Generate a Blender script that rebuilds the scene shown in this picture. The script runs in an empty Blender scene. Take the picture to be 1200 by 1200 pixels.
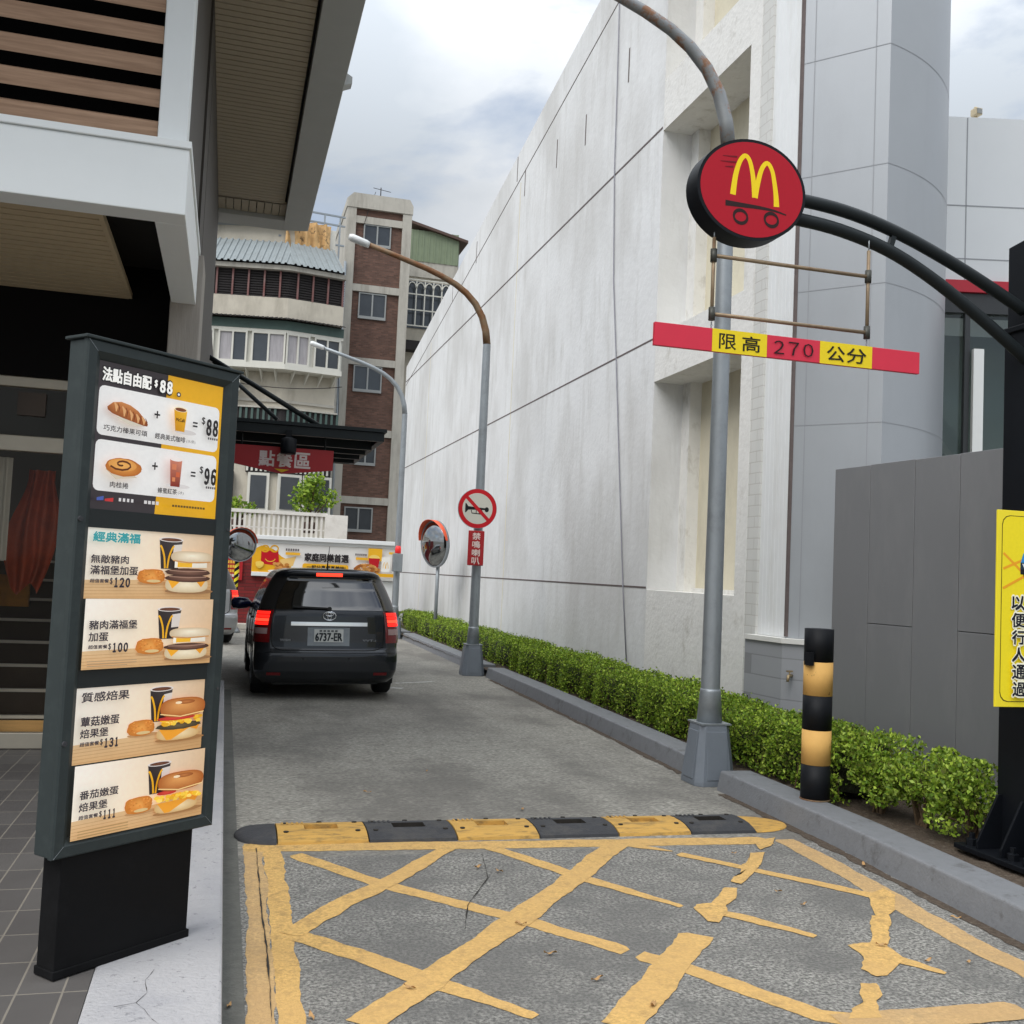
import bpy, math, random
import numpy as np
from mathutils import Vector, Matrix
random.seed(7); RNG = np.random.default_rng(7)
R = math.radians
SC = bpy.context.scene
COL = SC.collection

# ------------------------------------------------------------------ camera, sky, sun, exposure
YAW, PITCH, ROLL, FPX, CAMH = R(15.4167), R(3.4552), R(2.5843), 1206.43, 1.62
cam_d = bpy.data.cameras.new('camera'); cam = bpy.data.objects.new('camera', cam_d); COL.objects.link(cam)
f_ = Vector((math.sin(YAW)*math.cos(PITCH), math.cos(YAW)*math.cos(PITCH), math.sin(PITCH)))
r0 = Vector((math.cos(YAW), -math.sin(YAW), 0)); u0 = r0.cross(f_)
r_ = r0*math.cos(ROLL) + u0*math.sin(ROLL); u_ = -r0*math.sin(ROLL) + u0*math.cos(ROLL)
m4 = Matrix((r_, u_, -f_)).transposed().to_4x4(); m4.translation = (0, 0, CAMH)
cam.matrix_world = m4
cam_d.sensor_width = 36; cam_d.lens = 36*FPX/1200; cam_d.clip_start = .05; cam_d.clip_end = 3000
SC.camera = cam
SC.render.resolution_x = SC.render.resolution_y = 1024

SUN_EL, SUN_AZ = R(50), R(232)          # azimuth measured clockwise from +Y: high, behind and to the left
W = bpy.data.worlds.new('World'); SC.world = W; W.use_nodes = True
nt = W.node_tree; nt.nodes.clear()
def N(t, **k):
    n = nt.nodes.new(t)
    for a, b in k.items(): setattr(n, a, b)
    return n
out = N('ShaderNodeOutputWorld'); bg = N('ShaderNodeBackground')
sky = N('ShaderNodeTexSky', sky_type='NISHITA', sun_disc=False)
sky.sun_elevation = SUN_EL; sky.sun_rotation = SUN_AZ; sky.air_density = 1.0; sky.dust_density = 2.0
skm = N('ShaderNodeVectorMath', operation='SCALE'); skm.inputs[3].default_value = .12
nt.links.new(sky.outputs[0], skm.inputs[0])
tc = N('ShaderNodeTexCoord'); mp = N('ShaderNodeMapping'); mp.inputs['Scale'].default_value = (1, 1, 2.2)
mp.inputs['Location'].default_value = (.37, 1.1, .2)
nt.links.new(tc.outputs['Generated'], mp.inputs[0])
n1 = N('ShaderNodeTexNoise'); n1.inputs['Scale'].default_value = 2.6; n1.inputs['Detail'].default_value = 9; n1.inputs['Roughness'].default_value = .55; n1.inputs['Distortion'].default_value = .3
n2 = N('ShaderNodeTexNoise'); n2.inputs['Scale'].default_value = 3.4; n2.inputs['Detail'].default_value = 8; n2.inputs['Roughness'].default_value = .5
mp2 = N('ShaderNodeMapping'); mp2.inputs['Location'].default_value = (4.2, 2.7, 1.4); mp2.inputs['Scale'].default_value = (1, 1, 1.8)
nt.links.new(tc.outputs['Generated'], mp2.inputs[0]); nt.links.new(mp2.outputs[0], n2.inputs[0]); nt.links.new(mp.outputs[0], n1.inputs[0])
cov = N('ShaderNodeMapRange'); cov.inputs[1].default_value = .30; cov.inputs[2].default_value = .50; nt.links.new(n1.outputs[0], cov.inputs[0])
shade = N('ShaderNodeMapRange'); shade.inputs[1].default_value = .36; shade.inputs[2].default_value = .66; nt.links.new(n2.outputs[0], shade.inputs[0])
cc = N('ShaderNodeMix', data_type='RGBA'); cc.inputs[6].default_value = (.385, .42, .46, 1); cc.inputs[7].default_value = (.60, .612, .63, 1)
nt.links.new(shade.outputs[0], cc.inputs[0])
sep = N('ShaderNodeSeparateXYZ'); nt.links.new(tc.outputs['Generated'], sep.inputs[0])
zen = N('ShaderNodeMapRange'); zen.inputs[1].default_value = .35; zen.inputs[2].default_value = 1; zen.inputs[3].default_value = 1; zen.inputs[4].default_value = 3.6
nt.links.new(sep.outputs[2], zen.inputs[0])              # an overcast sky is brighter overhead
cs = N('ShaderNodeVectorMath', operation='SCALE'); nt.links.new(cc.outputs[2], cs.inputs[0]); nt.links.new(zen.outputs[0], cs.inputs[3])
mx = N('ShaderNodeMix', data_type='RGBA'); nt.links.new(cov.outputs[0], mx.inputs[0]); nt.links.new(skm.outputs[0], mx.inputs[6]); nt.links.new(cs.outputs[0], mx.inputs[7])
nt.links.new(mx.outputs[2], bg.inputs[0]); bg.inputs[1].default_value = 1.0
nt.links.new(bg.outputs[0], out.inputs[0])

sd = bpy.data.lights.new('sun', 'SUN'); sd.energy = 1.5; sd.angle = R(40); sd.color = (1, .965, .92)
sun = bpy.data.objects.new('sun', sd); COL.objects.link(sun)
sv = Vector((math.sin(SUN_AZ)*math.cos(SUN_EL), math.cos(SUN_AZ)*math.cos(SUN_EL), math.sin(SUN_EL)))
sun.rotation_euler = sv.to_track_quat('Z', 'Y').to_euler(); sun.location = (0, 0, 40)
SC.view_settings.view_transform = 'Standard'; SC.view_settings.look = 'None'
SC.view_settings.exposure = 0.5; SC.view_settings.gamma = 1

# ------------------------------------------------------------------ pixel -> place (for measuring only)
def ray(x, y): return f_*FPX + r_*(x-600) - u_*(y-600)
CP = Vector((0, 0, CAMH))
def G(x, y, z=0): d = ray(x, y); return CP + d*((z-CAMH)/d.z)
def AY(x, y, Y): d = ray(x, y); return CP + d*(Y/d.y)
def AX(x, y, X): d = ray(x, y); return CP + d*(X/d.x)

# ------------------------------------------------------------------ materials
def s2l(c):
    return tuple((v/255/12.92 if v/255 <= .04045 else ((v/255+.055)/1.055)**2.4) for v in c)
MATS = {}
def mat(name, rgb, rough=.6, metal=0, var=.12, scale=6, bump=0, bscale=None, stretch=(1, 1, 1), stain=None, sscale=1.2, samt=.5, sthr=(.5, .7), coat=0, spec=.5, sstretch=(1, 1, 1), emit=0, hue=None, nr=(.25, .75), big=None):
    """principled surface whose colour wanders with noise; optional second stain colour with its own shape"""
    m = bpy.data.materials.new(name); m.use_nodes = True; MATS[name] = m
    t = m.node_tree; p = t.nodes['Principled BSDF']
    def nn(k): return t.nodes.new(k)
    c = s2l(rgb)
    tc = nn('ShaderNodeTexCoord'); mp = nn('ShaderNodeMapping'); mp.inputs['Scale'].default_value = stretch
    t.links.new(tc.outputs['Object'], mp.inputs[0])
    no = nn('ShaderNodeTexNoise'); no.inputs['Scale'].default_value = scale; no.inputs['Detail'].default_value = 8; no.inputs['Roughness'].default_value = .65
    t.links.new(mp.outputs[0], no.inputs[0])
    mr = nn('ShaderNodeMapRange'); mr.inputs[1].default_value, mr.inputs[2].default_value = nr
    t.links.new(no.outputs[0], mr.inputs[0])
    mix = nn('ShaderNodeMix'); mix.data_type = 'RGBA'
    lo = hue and s2l(hue) or tuple(v*(1-var) for v in c)
    mix.inputs[6].default_value = (*lo, 1); mix.inputs[7].default_value = (*[min(1, v*(1+var)) for v in c], 1)
    t.links.new(mr.outputs[0], mix.inputs[0]); res = mix.outputs[2]
    if stain:
        mp2 = nn('ShaderNodeMapping'); mp2.inputs['Scale'].default_value = sstretch; mp2.inputs['Location'].default_value = (3.3, 7.1, 1.7)
        t.links.new(tc.outputs['Object'], mp2.inputs[0])
        n2 = nn('ShaderNodeTexNoise'); n2.inputs['Scale'].default_value = sscale; n2.inputs['Detail'].default_value = 10; n2.inputs['Roughness'].default_value = .7
        t.links.new(mp2.outputs[0], n2.inputs[0])
        m2 = nn('ShaderNodeMapRange'); m2.inputs[1].default_value = sthr[0]; m2.inputs[2].default_value = sthr[1]; m2.inputs[4].default_value = samt
        t.links.new(n2.outputs[0], m2.inputs[0])
        x2 = nn('ShaderNodeMix'); x2.data_type = 'RGBA'; x2.inputs[7].default_value = (*s2l(stain), 1)
        t.links.new(m2.outputs[0], x2.inputs[0]); t.links.new(res, x2.inputs[6]); res = x2.outputs[2]
    if big:      # (colour, scale, amount, low, high, stretch): broad patches of wear
        mp3 = nn('ShaderNodeMapping'); mp3.inputs['Scale'].default_value = big[5]; mp3.inputs['Location'].default_value = (1.9, 4.4, .3); t.links.new(tc.outputs['Object'], mp3.inputs[0])
        n4 = nn('ShaderNodeTexNoise'); n4.inputs['Scale'].default_value = big[1]; n4.inputs['Detail'].default_value = 6; n4.inputs['Roughness'].default_value = .6; t.links.new(mp3.outputs[0], n4.inputs[0])
        m4_ = nn('ShaderNodeMapRange'); m4_.inputs[1].default_value = big[3]; m4_.inputs[2].default_value = big[4]; m4_.inputs[4].default_value = big[2]; t.links.new(n4.outputs[0], m4_.inputs[0])
        x4 = nn('ShaderNodeMix'); x4.data_type = 'RGBA'; x4.inputs[7].default_value = (*s2l(big[0]), 1); t.links.new(m4_.outputs[0], x4.inputs[0]); t.links.new(res, x4.inputs[6]); res = x4.outputs[2]
    t.links.new(res, p.inputs['Base Color'])
    p.inputs['Roughness'].default_value = rough; p.inputs['Metallic'].default_value = metal
    p.inputs['Specular IOR Level'].default_value = spec; p.inputs['Coat Weight'].default_value = coat
    if emit:
        t.links.new(res, p.inputs['Emission Color']); p.inputs['Emission Strength'].default_value = emit
    if bump:
        b = nn('ShaderNodeBump'); b.inputs['Strength'].default_value = bump; b.inputs['Distance'].default_value = .02
        n3 = nn('ShaderNodeTexNoise'); n3.inputs['Scale'].default_value = bscale or scale*4; n3.inputs['Detail'].default_value = 6
        t.links.new(mp.outputs[0], n3.inputs[0]); t.links.new(n3.outputs[0], b.inputs['Height']); t.links.new(b.outputs[0], p.inputs['Normal'])
    return m

def brickmat(name, c1, c2, mortar, bw, bh, ms, axes='xz', offs=.5, rough=.8, bump=.3, var=.25):
    m = bpy.data.materials.new(name); m.use_nodes = True; MATS[name] = m
    t = m.node_tree; p = t.nodes['Principled BSDF']; nn = t.nodes.new
    tc = nn('ShaderNodeTexCoord'); sx = nn('ShaderNodeSeparateXYZ'); cx = nn('ShaderNodeCombineXYZ')
    t.links.new(tc.outputs['Object'], sx.inputs[0])
    idx = {'x': 0, 'y': 1, 'z': 2}
    t.links.new(sx.outputs[idx[axes[0]]], cx.inputs[0]); t.links.new(sx.outputs[idx[axes[1]]], cx.inputs[1])
    b = nn('ShaderNodeTexBrick'); b.offset = offs; b.inputs['Scale'].default_value = 1
    b.inputs['Color1'].default_value = (*s2l(c1), 1); b.inputs['Color2'].default_value = (*s2l(c2), 1); b.inputs['Mortar'].default_value = (*s2l(mortar), 1)
    b.inputs['Mortar Size'].default_value = ms; b.inputs['Brick Width'].default_value = bw; b.inputs['Row Height'].default_value = bh
    t.links.new(cx.outputs[0], b.inputs['Vector'])
    no = nn('ShaderNodeTexNoise'); no.inputs['Scale'].default_value = 3; no.inputs['Detail'].default_value = 8
    t.links.new(tc.outputs['Object'], no.inputs[0])
    mr = nn('ShaderNodeMapRange'); mr.inputs[3].default_value = 1-var; mr.inputs[4].default_value = 1+var; t.links.new(no.outputs[0], mr.inputs[0])
    sc = nn('ShaderNodeVectorMath'); sc.operation = 'SCALE'; t.links.new(b.outputs[0], sc.inputs[0]); t.links.new(mr.outputs[0], sc.inputs[3])
    t.links.new(sc.outputs[0], p.inputs['Base Color']); p.inputs['Roughness'].default_value = rough
    bu = nn('ShaderNodeBump'); bu.inputs['Strength'].default_value = bump; bu.inputs['Distance'].default_value = .01; bu.invert = True
    t.links.new(b.outputs['Fac'], bu.inputs['Height']); t.links.new(bu.outputs[0], p.inputs['Normal'])
    return m

def attrmat(name, rough=.5, coat=0, noise=.05, emit=0, trans=0):
    m = bpy.data.materials.new(name); m.use_nodes = True; MATS[name] = m
    t = m.node_tree; p = t.nodes['Principled BSDF']; nn = t.nodes.new
    a = nn('ShaderNodeAttribute'); a.attribute_name = 'Col'
    no = nn('ShaderNodeTexNoise'); no.inputs['Scale'].default_value = 60; no.inputs['Detail'].default_value = 4
    tc = nn('ShaderNodeTexCoord'); t.links.new(tc.outputs['Object'], no.inputs[0])
    mr = nn('ShaderNodeMapRange'); mr.inputs[3].default_value = 1-noise*2; mr.inputs[4].default_value = 1+noise*2; t.links.new(no.outputs[0], mr.inputs[0])
    sc = nn('ShaderNodeVectorMath'); sc.operation = 'SCALE'; t.links.new(a.outputs[0], sc.inputs[0]); t.links.new(mr.outputs[0], sc.inputs[3])
    t.links.new(sc.outputs[0], p.inputs['Base Color']); p.inputs['Roughness'].default_value = rough; p.inputs['Specular IOR Level'].default_value = .22; p.inputs['Coat Weight'].default_value = coat
    if emit:
        t.links.new(sc.outputs[0], p.inputs['Emission Color']); p.inputs['Emission Strength'].default_value = emit
    if trans:
        o = t.nodes['Material Output']; tr = nn('ShaderNodeBsdfTranslucent'); ad = nn('ShaderNodeMixShader'); ad.inputs[0].default_value = trans
        t.links.new(sc.outputs[0], tr.inputs[0]); t.links.new(p.outputs[0], ad.inputs[1]); t.links.new(tr.outputs[0], ad.inputs[2]); t.links.new(ad.outputs[0], o.inputs[0])
    return m

def glassmat(name, tint, refl_rough=.02, ior=1.5, clear=.5):
    """see-through pane: tinted transmission under a Fresnel reflection"""
    m = bpy.data.materials.new(name); m.use_nodes = True; MATS[name] = m
    t = m.node_tree; t.nodes.clear(); nn = t.nodes.new
    o = nn('ShaderNodeOutputMaterial'); mxs = nn('ShaderNodeMixShader'); tr = nn('ShaderNodeBsdfTransparent'); gl = nn('ShaderNodeBsdfGlossy'); fr = nn('ShaderNodeFresnel')
    fr.inputs[0].default_value = ior; gl.inputs['Roughness'].default_value = refl_rough
    tr.inputs[0].default_value = (*[v*clear for v in tint], 1)
    t.links.new(fr.outputs[0], mxs.inputs[0]); t.links.new(tr.outputs[0], mxs.inputs[1]); t.links.new(gl.outputs[0], mxs.inputs[2]); t.links.new(mxs.outputs[0], o.inputs[0])
    return m

def emitmat(name, rgb, s):
    m = bpy.data.materials.new(name); m.use_nodes = True; MATS[name] = m
    p = m.node_tree.nodes['Principled BSDF']; c = s2l(rgb)
    p.inputs['Base Color'].default_value = (*c, 1); p.inputs['Emission Color'].default_value = (*c, 1); p.inputs['Emission Strength'].default_value = s
    return m

mat('road', (136, 134, 128), .9, var=.60, scale=62, nr=(.41, .60), bump=.7, bscale=110, stain=(92, 91, 88), sscale=20, samt=.6, sthr=(.48, .64), big=((98, 97, 94), 1.8, .72, .42, .62, (1, 1, 1)))
mat('lane_concrete', (146, 143, 134), .85, var=.45, scale=60, nr=(.40, .62), stretch=(.45, 1, 1), bump=.5, bscale=110, stain=(100, 97, 91), sscale=18, samt=.6, sthr=(.48, .64), sstretch=(.4, 1.2, 1), big=((92, 89, 84), .8, .7, .42, .62, (1.3, .7, 1)))
mat('gutter', (96, 96, 90), .85, var=.2, scale=20, bump=.3, bscale=90, stain=(66, 66, 62), sscale=5, samt=.6)
mat('ground', (112, 110, 104), .9, var=.15, scale=2, bump=.2)
mat('kerb_white', (166, 165, 166), .78, var=.05, scale=20, bump=.4, bscale=60, stain=(104, 104, 106), sscale=24, samt=.75, sthr=(.60, .64), big=((150, 150, 154), 2.2, .6, .44, .62, (1, 1, 1)))
mat('kerb_grey', (116, 118, 121), .7, var=.10, scale=14, bump=.2, bscale=60, stain=(70, 68, 65), sscale=6, samt=.6, sthr=(.56, .68))
mat('soil', (74, 62, 50), .95, var=.4, scale=30, bump=.8, bscale=60, stain=(120, 112, 100), sscale=30, samt=.5)
brickmat('paving', (82, 79, 77), (92, 89, 86), (128, 122, 112), .15, .30, .004, 'xy', 0, .55, .25)
def wear(name, scale, keep=.30, amt=1.5):
    m = MATS[name]; t = m.node_tree; nn = t.nodes.new; o = t.nodes['Material Output']; p = t.nodes['Principled BSDF']
    tc = nn('ShaderNodeTexCoord'); no = nn('ShaderNodeTexNoise'); no.inputs['Scale'].default_value = scale; no.inputs['Detail'].default_value = 8; no.inputs['Roughness'].default_value = .7
    n2 = nn('ShaderNodeTexNoise'); n2.inputs['Scale'].default_value = 1.7; n2.inputs['Detail'].default_value = 3; t.links.new(tc.outputs['Object'], n2.inputs[0]); t.links.new(tc.outputs['Object'], no.inputs[0])
    av = nn('ShaderNodeMath'); av.operation = 'MULTIPLY_ADD'; av.inputs[1].default_value = amt; t.links.new(no.outputs[0], av.inputs[0]); t.links.new(n2.outputs[0], av.inputs[2])
    at = nn('ShaderNodeAttribute'); at.attribute_name = 'Col'
    su = nn('ShaderNodeMath'); su.operation = 'SUBTRACT'; t.links.new(at.outputs['Fac'], su.inputs[0]); t.links.new(av.outputs[0], su.inputs[1])
    mr = nn('ShaderNodeMapRange'); c = -(amt*.5+.5)+keep; mr.inputs[1].default_value = c+.02; mr.inputs[2].default_value = c+.16; t.links.new(su.outputs[0], mr.inputs[0])
    tr = nn('ShaderNodeBsdfTransparent'); mx_ = nn('ShaderNodeMixShader'); t.links.new(mr.outputs[0], mx_.inputs[0]); t.links.new(tr.outputs[0], mx_.inputs[1]); t.links.new(p.outputs[0], mx_.inputs[2]); t.links.new(mx_.outputs[0], o.inputs[0])
mat('paint_yellow', (204, 165, 98), .85, var=.22, scale=60, nr=(.36, .66), bump=.5, bscale=130, stain=(138, 112, 72), sscale=16, samt=.65, sthr=(.50, .66), big=((196, 158, 98), 1.6, .6, .42, .6, (1, 1, 1)))
mat('paint_faded', (190, 157, 108), .85, var=.22, scale=60, nr=(.36, .66), bump=.5, bscale=130, stain=(150, 128, 96), sscale=12, samt=.6, sthr=(.46, .66), big=((182, 148, 100), 1.6, .6, .42, .6, (1, 1, 1)))
wear('paint_yellow', 42, .90, 1.7); wear('paint_faded', 42, .90, 1.7)
mat('paint_white', (190, 190, 184), .8, var=.1, scale=12, stain=(120, 118, 112), sscale=14, samt=.8, sthr=(.48, .6))
mat('wall_white', (218, 219, 219), .88, var=.05, scale=1.6, bump=.25, bscale=12, stain=(172, 170, 164), sscale=3.4, samt=.5, sthr=(.50, .72), sstretch=(1, 1.2, .20), big=((188, 187, 184), .5, .6, .44, .62, (1, 1, .6)))
mat('wall_infill', (213, 206, 184), .85, var=.05, scale=5, bump=.1, bscale=20, stain=(176, 168, 148), sscale=1.5, samt=.5, sstretch=(1, 1, .4))
mat('wall_plaster', (222, 221, 217), .88, var=.06, scale=4, bump=.3, bscale=18, stain=(176, 172, 162), sscale=5, samt=.6, sthr=(.54, .70), sstretch=(1, 1, .6))
brickmat('painted_brick', (206, 206, 202), (202, 202, 198), (190, 188, 183), .24, .11, .006, 'yz', .5, .8, .35, .06)
mat('rib_white', (224, 226, 226), .5, var=.03, scale=5, stain=(196, 194, 186), sscale=3, samt=.4, sstretch=(1, 1, .2))
mat('joint_dark', (96, 86, 84), .9, var=.2, scale=12)
mat('cable_grey', (138, 138, 146), .7, var=.1)
mat('clad_grey', (160, 164, 168), .4, metal=.25, var=.03, scale=2, stain=(148, 151, 154), sscale=1.3, samt=.4, sstretch=(1, 1, .25))
mat('clad_white', (208, 211, 213), .45, metal=.1, var=.02, scale=2)
mat('clad_seam', (146, 149, 153), .6, var=.05)
brickmat('block_grey', (150, 152, 156), (146, 148, 152), (130, 131, 134), .40, .19, .006, 'xz', .5, .75, .3, .05)
mat('ledge', (214, 213, 208), .7, var=.05, scale=8, bump=.1)
mat('fence_grey', (128, 129, 131), .42, metal=.25, var=.03, scale=1.2, stain=(150, 150, 150), sscale=3, samt=.25, sstretch=(1, 1, .3))
mat('fence_seam', (84, 85, 87), .5, var=.05)
mat('red_trim', (176, 30, 48), .4, var=.05)
mat('dark_frame', (50, 52, 54), .4, var=.05)
mat('white_post', (236, 237, 234), .4, var=.02)
mat('interior_grey', (196, 200, 196), .7, var=.1, scale=1)
mat('galv', (146, 152, 156), .45, metal=.45, var=.10, scale=9, stain=(116, 120, 122), sscale=6, samt=.5, stretch=(1, 1, .4))
mat('galv_rust', (124, 104, 80), .6, metal=.3, var=.2, scale=7, stain=(120, 72, 34), sscale=5, samt=.75, sthr=(.42, .6), stretch=(1, 1, .5))
mat('galv_rusty_edge', (138, 141, 142), .5, metal=.4, var=.1, scale=9, stain=(140, 92, 50), sscale=7, samt=.8, sthr=(.52, .62))
mat('base_paint', (112, 119, 127), .5, var=.06, scale=10, bump=.05, stain=(150, 152, 152), sscale=9, samt=.5, sthr=(.62, .72))
mat('lamp_metal', (205, 207, 206), .4, metal=.2, var=.05)
mat('black_paint', (14, 17, 22), .5, var=.2, scale=4, spec=.2)
mat('black_rubber', (52, 53, 56), .8, var=.15, scale=25, bump=.3, bscale=90, stain=(98, 94, 86), sscale=5, samt=.45, sthr=(.5, .72))
mat('yellow_rubber', (192, 150, 74), .8, var=.12, scale=16, bump=.3, bscale=90, stain=(104, 88, 58), sscale=14, samt=.7, sthr=(.50, .64), stretch=(.4, 2, 1), sstretch=(.5, 2, 1))
mat('hole_dark', (40, 36, 30), .9, var=.4, scale=40)
mat('bollard_yellow', (218, 172, 100), .75, var=.07, scale=8, spec=.25, stain=(96, 60, 36), sscale=11, samt=.9, sthr=(.63, .66))
mat('bollard_black', (19, 21, 25), .55, var=.15, scale=8, spec=.2)
mat('board_frame', (52, 59, 59), .5, metal=.1, var=.06, scale=6, spec=.25, stain=(74, 82, 80), sscale=12, samt=.3)
mat('board_mid', (42, 46, 46), .5, var=.05, spec=.25)
mat('board_base', (15, 15, 16), .7, var=.15, scale=7, bump=.08, bscale=12, spec=.15, stain=(34, 34, 36), sscale=3.5, samt=.5, sthr=(.56, .75))
mat('steel_dark', (28, 34, 36), .5, metal=.1, var=.08, scale=5, spec=.3)
mat('fascia_white', (236, 240, 240), .5, var=.02, scale=3)
mat('fascia_dark', (172, 174, 171), .5, var=.05, scale=3)
mat('soffit_slat', (172, 160, 138), .6, var=.06, scale=4)
mat('soffit_gap', (30, 28, 25), .8)
mat('soffit_brown', (186, 168, 138), .6, var=.06, scale=4)
mat('side_dark', (70, 66, 61), .6, var=.08, scale=2, spec=.3)
mat('wall_black', (14, 13, 13), .8, var=.1, spec=.1)
mat('wood_slat', (182, 150, 124), .55, var=.2, scale=5, stretch=(.4, 8, 8), hue=(140, 108, 84))
mat('column_grey', (156, 150, 142), .7, var=.12, scale=8, stretch=(6, 6, .5), bump=.2, bscale=24)
mat('door_frame', (168, 160, 144), .4, metal=.3, var=.06)
mat('indoor_wood', (236, 190, 126), .5, var=.2, scale=4, stretch=(.5, 6, 6))
mat('indoor_dark', (66, 56, 48), .7, var=.3, scale=2)
mat('indoor_orange', (150, 56, 20), .6, var=.5, scale=5)
mat('indoor_yellow', (190, 132, 34), .6, var=.4, scale=5)
brickmat('brick_brown', (84, 60, 50), (110, 80, 67), (92, 76, 68), .19, .065, .007, 'xz', .5, .85, .3, .25)
brickmat('brick_red', (126, 30, 30), (104, 24, 26), (84, 30, 28), .5, .085, .009, 'xz', .5, .8, .5, .2)
mat('tower_concrete', (176, 172, 162), .9, var=.08, scale=4, bump=.1, stain=(122, 117, 108), sscale=2.2, samt=.6, sthr=(.48, .7), sstretch=(1.5, 1.5, .18))
mat('cream_wall', (190, 183, 168), .9, var=.07, scale=3, stain=(138, 131, 118), sscale=1.4, samt=.6, sthr=(.48, .72), sstretch=(1, 1, .3))
mat('roof_blue', (126, 133, 134), .55, metal=.2, var=.12, scale=2, stain=(104, 106, 104), sscale=3, samt=.5)
mat('grille_dark', (38, 34, 34), .8, var=.3, scale=3)
mat('grille_red', (96, 48, 44), .7, var=.35, scale=3, hue=(128, 104, 100))
mat('awning_green', (66, 86, 80), .6, var=.15, scale=4)
mat('window_white', (206, 204, 194), .6, var=.05, scale=4)
mat('window_alu', (150, 152, 150), .5, metal=.3, var=.05)
mat('pane_dark', (58, 62, 66), .12, var=.35, scale=.8, spec=.6)
mat('pane_curtain', (160, 156, 158), .3, var=.25, scale=3, stretch=(5, 5, .5))
mat('tarp', (206, 166, 112), .7, var=.35, scale=3, bump=.8, bscale=5, stain=(70, 52, 34), sscale=3.5, samt=.8, sthr=(.56, .62))
mat('roof_green', (122, 134, 108), .6, var=.1, scale=3)
mat('roof_brown', (82, 62, 54), .7, var=.15)
mat('bluegrey_metal', (140, 148, 154), .5, var=.1)
mat('white_paint', (222, 220, 212), .6, var=.05, scale=6, stain=(170, 164, 150), sscale=3, samt=.4)
mat('banner_frame', (226, 228, 228), .45, var=.02)
mat('sign_red', (150, 18, 34), .4, var=.04, scale=3)
mat('sign_red_dull', (168, 24, 30), .5, var=.05, scale=3)
mat('sign_yellow', (236, 216, 40), .4, var=.03, scale=3)
mat('bar_red', (204, 36, 62), .45, var=.05, scale=6)
mat('orange_plastic', (216, 84, 44), .45, var=.06)
mat('rusty_tube', (140, 122, 98), .5, metal=.4, var=.2, scale=12, stain=(110, 70, 40), sscale=9, samt=.6)
mat('fitting', (66, 66, 60), .5, metal=.4, var=.15)
mat('mirror', (150, 153, 155), .05, metal=1, var=0)
mat('car_paint', (34, 38, 43), .24, metal=.4, var=.03, scale=3, coat=.5)
mat('car_silver', (168, 170, 172), .28, metal=.6, var=.03, coat=.6)
mat('car_black', (16, 17, 18), .45, var=.1)
mat('car_glass', (10, 11, 13), .03, var=.1, spec=1.0)
MATS['car_glass'].node_tree.nodes['Principled BSDF'].inputs['IOR'].default_value = 1.6
mat('tyre', (24, 24, 25), .85, var=.15, scale=20)
mat('rim', (150, 152, 154), .35, metal=.7, var=.05)
mat('chrome', (215, 217, 219), .12, metal=1, var=.02)
mat('lamp_red', (112, 10, 16), .15, var=.1, coat=.5)
mat('lamp_clear', (170, 140, 138), .2, var=.1)
mat('mirror_blue', (24, 34, 70), .25, var=.1, coat=.5)
mat('plate_white', (214, 216, 212), .5, var=.03)
emitmat('lamp_lit', (255, 34, 24), 1.1); emitmat('lamp_lit_core', (255, 62, 40), 1.5); emitmat('beacon', (220, 40, 40), .25)
attrmat('print', .45, noise=.03); attrmat('print_lit', .35, noise=.03, emit=.22, coat=.2)
attrmat('leaf', .5, noise=.1, trans=.3); attrmat('dry_leaf', .8, noise=.1)
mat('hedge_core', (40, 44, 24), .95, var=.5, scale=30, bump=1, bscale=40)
mat('twig', (92, 74, 54), .9, var=.2, scale=20)
glassmat('shop_glass', (.98, .95, .90), .03, 1.22, 1.0); glassmat('showroom_glass', (.86, .92, .90), .02, 1.5, .8)
mat('brass', (150, 132, 100), .45, metal=.6, var=.15); mat('lamp_beige', (206, 190, 158), .5, var=.05)

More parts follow.
